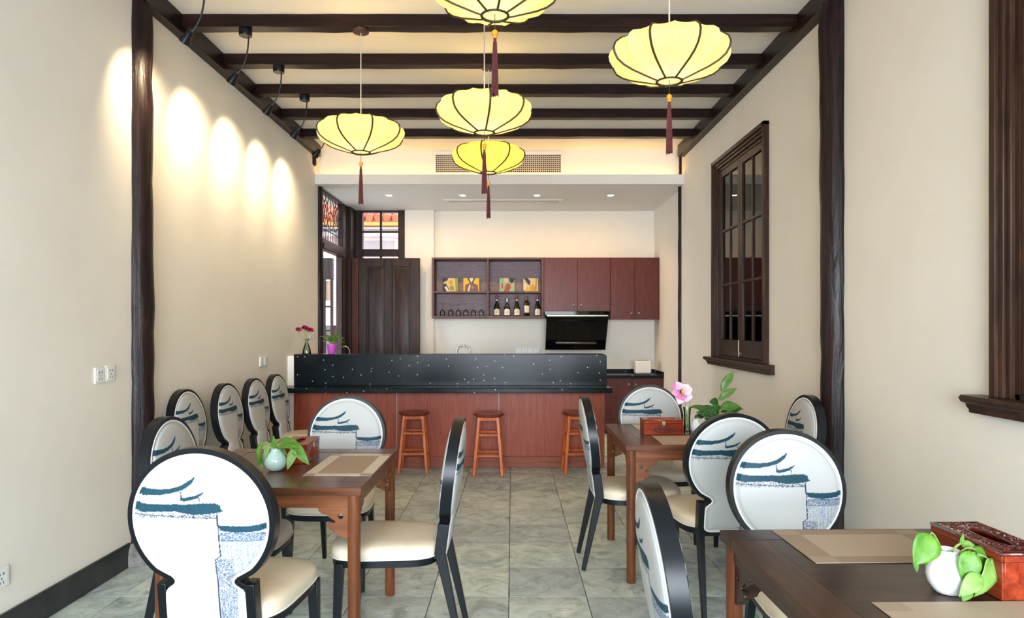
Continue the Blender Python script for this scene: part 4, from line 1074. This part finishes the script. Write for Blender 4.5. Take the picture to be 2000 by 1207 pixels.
def placemat(x0, x1, y0, y1, label, bx, by, mc, me_, mcorner, rz=0):
    z = .7602; cx, cy = (x0+x1)/2, (y0+y1)/2; W, D = (x1-x0)/2, (y1-y0)/2
    t = thing('placemat', label, 'placemat', (0,0,0), group=None)
    def b(a0,a1,b0,b1,nm,m): MB().box(a0,a1,b0,b1,0,.0018).build(nm, m, t, smooth=0)
    b(-W+bx, W-bx, -D+by, D-by, 'centre_weave', mc)
    for s_ in (-1,1):
        b(-W+bx, W-bx, min(s_*D,s_*(D-by)), max(s_*D,s_*(D-by)), 'border', me_); b(min(s_*W,s_*(W-bx)), max(s_*W,s_*(W-bx)), -D+by, D-by, 'border', me_)
        for s2 in (-1,1): b(min(s_*W,s_*(W-bx)), max(s_*W,s_*(W-bx)), min(s2*D,s2*(D-by)), max(s2*D,s2*(D-by)), 'corner', mcorner)
    t.location = (cx, cy, z); t.rotation_euler = (0,0,rz)
placemat(-.905, -.608, 2.915, 3.415, 'tan and cream woven placemat on the left table', .05, .045, M_mat, M_matl, M_matd)
placemat(.826, 1.276, 3.705, 4.0, 'tan woven placemat on the right table in front of the red box', .06, .04, M_matb, M_matb, M_matc)
placemat(.79, 1.24, 4.195, 4.485, 'tan woven placemat on the right table behind the red box', .06, .04, M_mat, M_matl, M_matd)
placemat(.822, 1.272, 1.838, 2.135, 'brown woven placemat at the far side of the dark front table', .07, .05, M_matb, M_mat, M_matc, .018)
placemat(.838, 1.288, 1.32, 1.575, 'brown woven placemat at the near side of the dark front table, at the lower edge', .07, .05, M_matb, M_matb, M_matc, .018)

# ------------------------------------------------------------------ tissue boxes
def scroll(cx, cy, r, turns, ph, n=12):
    return [(cx+r*(1-t*.8)*math.cos(ph+turns*2*PI*t), cy+r*(1-t*.8)*math.sin(ph+turns*2*PI*t)) for t in [i/n for i in range(n+1)]]
def tissue_box(cx, cy, L_, W_, H_, rz, label, carve_top=False, clasp=True):
    """long axis along local X, carved front faces local -Y"""
    t = thing('tissue_box', label, 'tissue box', (0,0,0))
    lid = .022
    w_ = .007
    b = MB().box(-L_/2, L_/2, -W_/2, -W_/2+w_, 0, H_-lid-.001).box(-L_/2, L_/2, W_/2-w_, W_/2, 0, H_-lid-.001).box(-L_/2, -L_/2+w_, -W_/2+w_, W_/2-w_, 0, H_-lid-.001).box(L_/2-w_, L_/2, -W_/2+w_, W_/2-w_, 0, H_-lid-.001).box(-L_/2+w_, L_/2-w_, -W_/2+w_, W_/2-w_, 0, .006)
    b.build('body', M_box, t, bevel=.0015)
    rect = [(-L_/2-.001,-W_/2-.001),(L_/2+.001,-W_/2-.001),(L_/2+.001,W_/2+.001),(-L_/2-.001,W_/2+.001)]
    ov = [(.078*math.cos(a*PI/16), .021*math.sin(a*PI/16)) for a in range(32)]
    me = curve_mesh('lid_top', [rect, ov], .003, M_boxtop if carve_top else M_box, .001)
    o = link('lid_top', me, t); o.location = (0,0,H_-.004)
    MB().box(-L_/2-.001, L_/2+.001, -W_/2-.001, -W_/2+w_, H_-lid, H_-.007).box(-L_/2-.001, L_/2+.001, W_/2-w_, W_/2+.001, H_-lid, H_-.007).box(-L_/2-.001, -L_/2+w_, -W_/2, W_/2, H_-lid, H_-.007).box(L_/2-w_, L_/2+.001, -W_/2, W_/2, H_-lid, H_-.007).build('lid_rim', M_box, t, bevel=.001)
    MB().tube([(.081*math.cos(a*PI/16), .024*math.sin(a*PI/16), H_) for a in range(32)], .0028, 6, True).build('slot_moulding', M_boxtop if carve_top else M_box, t)
    MB().box(-L_/2+w_, L_/2-w_, -W_/2+w_, W_/2-w_, H_-.05, H_-.045).build('inner_tray', M_boxdark, t, smooth=0)
    # fretwork oval on the front face
    fr = MB(); rr = random.Random(4); zc = (H_-lid)/2+.001; a_, b_ = .070, .024 if H_ < .1 else .030
    m = MB().prism([(a_*math.cos(q*PI/12), zc+b_*math.sin(q*PI/12)) for q in range(24)], 'y', -W_/2-.0004, -W_/2+.001); m.build('fret_ground', M_boxdark, t, smooth=0)
    fr.tube([((a_+.001)*math.cos(q*PI/12), -W_/2-.0012, zc+(b_+.001)*math.sin(q*PI/12)) for q in range(24)], .0014, 5, True)
    for i in range(9):
        x = -a_+.014+(2*a_-.028)*i/8; hh = b_*math.sqrt(max(.05, 1-(x/a_)**2))
        for s_ in (-1,1): fr.tube([(px_, -W_/2-.0012, zc+py_) for px_, py_ in scroll(x, s_*hh*.48, hh*.45, 1.2*(1 if (i+s_)%2 else -1), i*1.1, 10)], .0016, 5)
        fr.tube([(x, -W_/2-.0012, zc-hh), (x, -W_/2-.0012, zc+hh)], .0012, 4)
    fr.tube([(-a_, -W_/2-.0012, zc), (a_, -W_/2-.0012, zc)], .0012, 4)
    fr.build('fretwork', M_box, t)
    if clasp: MB().box(-.010,.010,-W_/2-.004,-W_/2-.001,H_-lid-.008,H_-.008).box(-.004,.004,-W_/2-.006,-W_/2-.002,H_-lid-.014,H_-lid+.004).build('clasp', M_brass, t, bevel=.001)
    if carve_top:
        cv = MB()
        for i in range(170):
            x = rr.uniform(-L_/2+.014, L_/2-.014); y = rr.uniform(-W_/2+.012, W_/2-.012)
            if (x/.088)**2+(y/.030)**2 < 1.12: continue
            cv.tube([(px_, py_, H_+.0002) for px_, py_ in scroll(x, y, rr.uniform(.005,.010), rr.choice((-1,1))*rr.uniform(.6,1.3), rr.uniform(0,6), 9)], .0021, 5)
        cv.tube([(x,y,H_) for x,y in ((-L_/2+.006,-W_/2+.006),(L_/2-.006,-W_/2+.006),(L_/2-.006,W_/2-.006),(-L_/2+.006,W_/2-.006))], .002, 6, True)
        cv.build('carved_relief', M_boxtop, t)
    t.location = (cx, cy, .7605); t.rotation_euler = (0,0,rz)
tissue_box(-1.034, 3.300, .25, .128, .090, PI/2+.06, 'carved rosewood tissue box on the left table behind the pothos vase')
tissue_box(.905, 4.095, .235, .125, .090, 0, 'red carved wooden box with brass clasp on the right table')
tissue_box(1.206, 1.710, .255, .128, .112, -PI/2+.03, 'glossy red tissue box with carved top on the dark front table', True, False)

# ------------------------------------------------------------------ plants and vases
def leaf_mesh(base, tip, width, droop=.15, nrm=None, fold=.25, heart=True):
    base, tip = Vector(base), Vector(tip); ax = tip-base; Ln = ax.length; t = ax.normalized()
    n = Vector(nrm or (0,-1,.35)); n = (n - t*n.dot(t)).normalized(); s_ = t.cross(n)
    NU, NV = 10, 6; vs = []
    for i in range(NU+1):
        a = i/NU
        wv = width/2*(math.sin(PI*min(1, a**.62 if heart else a**.85))**.9 if 0 < a < 1 else 0)
        for j in range(-NV//2, NV//2+1):
            b_ = j/(NV/2)
            back = -.10*Ln*(abs(b_)**1.5)*(1-a)**2 if heart else 0
            vs.append(base + t*(a*Ln+back) + s_*(b_*wv) + n*(-fold*wv*abs(b_)**1.4*-1*.6 + droop*Ln*math.sin(PI*a)*.5 + .012*Ln*math.sin(a*14+j)))
    fs = []; m = NV+1
    for i in range(NU):
        for j in range(NV): q = i*m+j; fs.append((q, q+1, q+m+1, q+m))
    return vs, fs
def leaf(parent, base, tip, width, mat, **kw):
    vs, fs = leaf_mesh(base, tip, width, **kw)
    o = MB().add(vs, fs).build('leaf', mat, parent, smooth=60)
    md = o.modifiers.new('thick', 'SOLIDIFY'); md.thickness = .0007
    return o
def stem(parent, a, b_, c_, r=.0022, mat=None):
    return MB().tube(qbez(a, b_, c_, 8), r, 6).build('stem', mat or M_stem, parent)

# celadon vase on the left table
c = Vector((-1.060, 3.03, .7605)); V = thing('vase', 'round celadon vase with pothos leaves on the left table', 'vase', c)
MB().lathe([(.020,0),(.030,.003),(.042,.016),(.0485,.036),(.046,.055),(.034,.076),(.022,.088),(.0205,.096),(.024,.102),(.020,.101),(.016,.09),(.02,.07)], c, 32, cap=False).lathe([(.001,.001),(.02,.0)], c, 32, cap=False).build('vase_body', M_ceramic, V, smooth=60)
rim = c+Vector((0,0,.10))
za = lambda x, y, dy=0: at(470+x/8.62, 820+y/8.62, 3.03+dy)
for (b_, t_, wd, mt, d0, d1, dr, nr) in (((370,400),(300,775),125,M_leaf,-.01,-.02,.25,(-.6,-1,.5)), ((470,430),(375,695),85,M_leaf2,-.02,-.04,.2,(.4,-1,.3)), ((600,490),(555,262),120,M_leaf,.0,.0,.1,(-.3,-1,.1)),
        ((640,470),(985,480),150,M_leaf,-.02,-.035,.3,(.1,-.7,1)), ((650,375),(985,385),125,M_leaf,.02,.0,.3,(.1,-.7,1)), ((870,420),(1160,765),190,M_leaf,-.01,-.03,.15,(.3,-1,.4)),
        ((895,520),(785,845),150,M_leaf2,-.03,-.05,.1,(.2,-1,.2)), ((680,500),(790,605),90,M_leafm,.01,0,.1,(0,-1,.3)), ((340,660),(370,845),75,M_leaf,.01,0,.1,(0,-1,.3)), ((560,330),(440,400),60,M_leafd,.03,.03,.1,(0,-1,.6))):
    B, T_ = za(*b_, d0), za(*t_, d1)
    leaf(V, B, T_, wd/8.62*3.03/F, mt, droop=dr, nrm=nr); stem(V, rim+Vector((0,0,-.02)), (rim+B)/2+Vector((0,0,.03)), B)

# white vase on the dark front table
c = Vector((1.053, 1.635, .7605)); V = thing('vase', 'round white porcelain vase with pothos leaves on the dark front table', 'vase', c)
MB().lathe([(.022,0),(.027,.001),(.034,.010),(.043,.025),(.0465,.042),(.044,.058),(.034,.078),(.026,.090),(.0235,.097),(.0255,.104),(.023,.104),(.019,.095),(.022,.08)], c, 40, cap=False).lathe([(.001,.001),(.022,.0)], c, 32, cap=False).build('vase_body', M_porc, V, smooth=60)
rim = c+Vector((0,0,.102))
for (b_, t_, wd, mt, d0, d1, dr, nr, dirn) in (((1817,1049),(1784,1104),56,M_leaf,-.02,-.03,.12,(.2,-1,.5),(-.02,.035)), ((1893,1081),(1886,1148),42,M_leaf,-.045,-.05,.15,(-.2,-1,.3),(.02,.01)),
        ((1909,1084),(1924,1136),36,M_leafm,-.02,-.02,.1,(.3,-1,.3),(.02,.01)), ((1934,1096),(1902,1170),46,M_leaf2,-.03,-.045,.2,(.5,-1,.2),(.03,.01)), ((1911,1124),(1872,1166),32,M_leaf2,-.06,-.065,.2,(0,-1,.7),(.05,.03)),
        ((1903,1074),(1932,1096),32,M_leaf,.0,-.01,.2,(.3,-.8,.8),(.02,.02)), ((1878,1063),(1913,1077),22,M_leaf2,.02,.01,.3,(0,-.8,1),(.01,.01)), ((1876,1062),(1881,1041),9,M_leaf,.0,.0,.1,(0,-1,0),(.0,.0)),
        ((1822,1070),(1812,1125),30,M_leafm,.03,.02,.1,(-.3,-1,.2),(-.02,.02)), ((1786,1094),(1791,1118),12,M_leafm,.0,.0,.1,(0,-1,.1),(-.02,.03)), ((1890,1150),(1880,1180),24,M_leaf,-.06,-.07,.1,(0,-1,.4),(.04,.02))):
    B, T_ = at(*b_, 1.635+d0), at(*t_, 1.635+d1)
    T_.z = max(T_.z, .766)
    leaf(V, B, T_, wd*1.6/F, mt, droop=dr, nrm=nr); stem(V, rim+Vector((0,0,-.03)), Vector(((rim.x+B.x)/2+dirn[0], (rim.y+B.y)/2, max(rim.z, B.z)+dirn[1])), B, .0018)

# glass vase with an orchid bloom, right table
c = Vector((1.052, 4.06, .7605)); V = thing('glass_vase', 'slim clear glass vase with a pink flower beside the red box', 'vase', c)
MB().lathe([(.018,0),(.021,.004),(.019,.05),(.018,.10),(.022,.150),(.025,.162),(.0235,.162),(.017,.11),(.017,.02),(.001,.012)], c, 24, cap=False).build('vase_body', M_vaseglass, V, smooth=60)
z5 = lambda x, y, Y: at(1160+x/5.4875, 680+y/5.4875, Y)
fc = z5(945, 470, 4.05)
stem(V, c+Vector((-.005,0,.015)), c+Vector((.005,0,.15)), fc+Vector((.01,.01,-.03)), .0028); stem(V, c+Vector((.006,0,.02)), c+Vector((.01,0,.12)), z5(1030,560,4.05), .002)
fl = MB().lathe([(.004,-.008),(.011,-.003),(.010,.006),(.003,.010)], fc+Vector((0,-.022,.004)), 12).build('flower_centre', M_ypollen, V)
for (b_, t_, wd, mt) in (((930,450),(880,355),90,M_orch),((930,440),(830,385),80,M_orch2),((925,470),(828,480),110,M_orch2),((935,500),(905,605),110,M_orch),((935,490),(870,540),90,M_orch2),((955,510),(1060,530),120,M_orch),((950,460),(1060,440),130,M_orch),((955,450),(1020,390),110,M_orch),((940,500),(960,565),90,M_orch2)):
    leaf(V, z5(*b_,4.045), z5(*t_,4.02), wd/5.4875*4.05/F, mt, droop=.25, heart=False, nrm=(0,-1,.1)).name = 'petal'

# small white vase
c = Vector((1.118, 4.115, .7605)); V = thing('vase', 'small white porcelain vase next to the slim glass vase', 'vase', c)
MB().lathe([(.018,0),(.026,.004),(.037,.024),(.0375,.040),(.028,.060),(.017,.072),(.016,.080),(.021,.088),(.019,.088),(.014,.078),(.02,.06)], c, 28, cap=False).lathe([(.001,.001),(.018,0)], c, 28, cap=False).build('vase_body', M_porc, V, smooth=60)
for (b_, t_, wd) in (((1110,760),(1050,790),50), ((1100,750),(1085,715),40)):
    leaf(V, z5(*b_, 4.12), z5(*t_, 4.13), wd/5.4875*4.1/F, M_leafd, nrm=(0,-1,.4)); stem(V, c+Vector((0,0,.07)), c+Vector((0,0,.10)), z5(*b_, 4.12), .0015)

# leafy plant behind, right table
c = Vector((1.275, 4.20, .7605)); V = thing('potted_plant', 'green leafy plant with a tall shoot on the right table against the wall', 'plant', c)
MB().lathe([(.030,0),(.038,.004),(.048,.055),(.052,.075),(.048,.075),(.044,.06),(.001,.058)], c, 28, cap=False).build('pot', M_porc, V, smooth=50)
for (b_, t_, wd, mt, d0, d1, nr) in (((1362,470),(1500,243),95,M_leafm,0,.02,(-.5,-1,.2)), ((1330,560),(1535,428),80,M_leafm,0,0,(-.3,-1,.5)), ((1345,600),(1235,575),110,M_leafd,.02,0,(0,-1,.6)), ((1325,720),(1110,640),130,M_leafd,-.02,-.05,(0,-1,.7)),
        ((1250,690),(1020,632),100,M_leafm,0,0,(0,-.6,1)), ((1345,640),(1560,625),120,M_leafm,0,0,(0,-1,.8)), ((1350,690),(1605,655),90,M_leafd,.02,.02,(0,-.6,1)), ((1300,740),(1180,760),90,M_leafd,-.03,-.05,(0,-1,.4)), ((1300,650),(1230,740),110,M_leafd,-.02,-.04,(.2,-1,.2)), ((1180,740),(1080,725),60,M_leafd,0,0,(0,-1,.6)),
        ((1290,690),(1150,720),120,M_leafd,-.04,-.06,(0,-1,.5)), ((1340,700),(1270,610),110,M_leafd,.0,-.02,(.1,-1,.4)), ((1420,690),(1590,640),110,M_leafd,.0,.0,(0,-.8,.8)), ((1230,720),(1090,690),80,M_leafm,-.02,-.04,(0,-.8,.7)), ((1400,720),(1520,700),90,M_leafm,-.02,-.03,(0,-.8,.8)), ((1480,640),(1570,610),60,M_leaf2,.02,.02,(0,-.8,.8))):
    B = z5(*b_, 4.2+d0)
    leaf(V, B, z5(*t_, 4.2+d1), wd/5.4875*4.2/F, mt, droop=.2, nrm=nr, heart=False); stem(V, c+Vector((R.uniform(-.02,.02),R.uniform(-.02,.02),.05)), Vector(((c.x+B.x)/2+.01, c.y, B.z-.03)), B, .0022)

# carnations on the bar
c = Vector((-2.105, 6.93, 1.132)); V = thing('glass_vase', 'clear glass vase of magenta carnations at the left end of the bar', 'vase', c)
MB().lathe([(.040,0),(.044,.004),(.042,.03),(.026,.085),(.014,.115),(.017,.140),(.026,.155),(.0245,.155),(.013,.118),(.024,.085),(.038,.03),(.036,.008),(.001,.008)], c, 24, cap=False).build('vase_body', M_vaseglass, V, smooth=60)
for (x, y, rr_) in ((780,182,.034),(868,155,.038),(905,172,.030),(950,190,.038)):
    q = at(480+x/7.54, 620+y/7.54, 6.93+R.uniform(-.02,.02)); b = MB()
    for i in range(46):
        a = R.uniform(0, 2*PI); e = R.uniform(-.3, 1.0); d = Vector((math.cos(a)*math.cos(e), math.sin(a)*math.cos(e), math.sin(e)*.8))
        vs, fs = leaf_mesh(q+d*.004, q+d*rr_*R.uniform(.85,1.1), rr_*.9, droop=.3, nrm=(d.y+.2, -d.x, .6), heart=False); b.add(vs, fs)
    b.build('bloom', M_carn, V, smooth=60)
    MB().lathe([(.005,-.03),(.009,-.015),(.008,0)], q, 10).build('calyx', M_stem, V); stem(V, c+Vector((R.uniform(-.02,.02),0,.012)), c+Vector((0,0,.12)), q+Vector((0,0,-.03)), .0022)

# magenta pot with a bushy plant
c = Vector((-1.852, 6.94, 1.132)); V = thing('potted_plant', 'small bushy plant in a magenta pot on the bar', 'plant', c)
MB().lathe([(.034,0),(.036,.003),(.047,.085),(.052,.087),(.052,.098),(.047,.098),(.042,.08),(.001,.078)], c, 28, cap=False).build('pot', M_pinkpot, V, smooth=40)
b = MB(); sm = MB()
for i in range(46):
    a = R.uniform(0, 2*PI); r_ = R.uniform(.02,.125); end = c+Vector((r_*math.cos(a)*1.15+.005, r_*math.sin(a)*.8, .105+R.uniform(.0,.125)*(1-r_*3)+.012)); mid = c+Vector((r_*.3*math.cos(a), r_*.3*math.sin(a), .17))
    pts = qbez(c+Vector((0,0,.08)), mid, end, 8); sm.tube(pts, .0014, 4)
    for k in range(3, 9):
        for s_ in (-1, 1):
            d = Vector((R.uniform(-1,1), R.uniform(-1,1), R.uniform(-.2,.8))).normalized()*R.uniform(.014,.022); p0 = pts[k]
            n_ = Vector((R.uniform(-1,1), -1, R.uniform(-.2,1))); s2 = d.cross(n_).normalized()*.0045
            b.add([p0, p0+d*.5+s2, p0+d, p0+d*.5-s2], [(0,1,2,3)])
sm.build('stems', M_stem, V, kind='stuff')
b.build('foliage', M_leafm, V, smooth=0, kind='stuff')
# arched metal hoop beside the pot
h = MB().tube([(-1.80+.055*(1-math.cos(a*PI/10))*1.0, 7.04-.0, 1.132+.075*math.sin(a*PI/10)) for a in range(11)], .005, 8).build('metal_hoop', M_chrome)
tag(h, 'thin arched metal hoop on the bar right of the magenta pot', 'hoop')
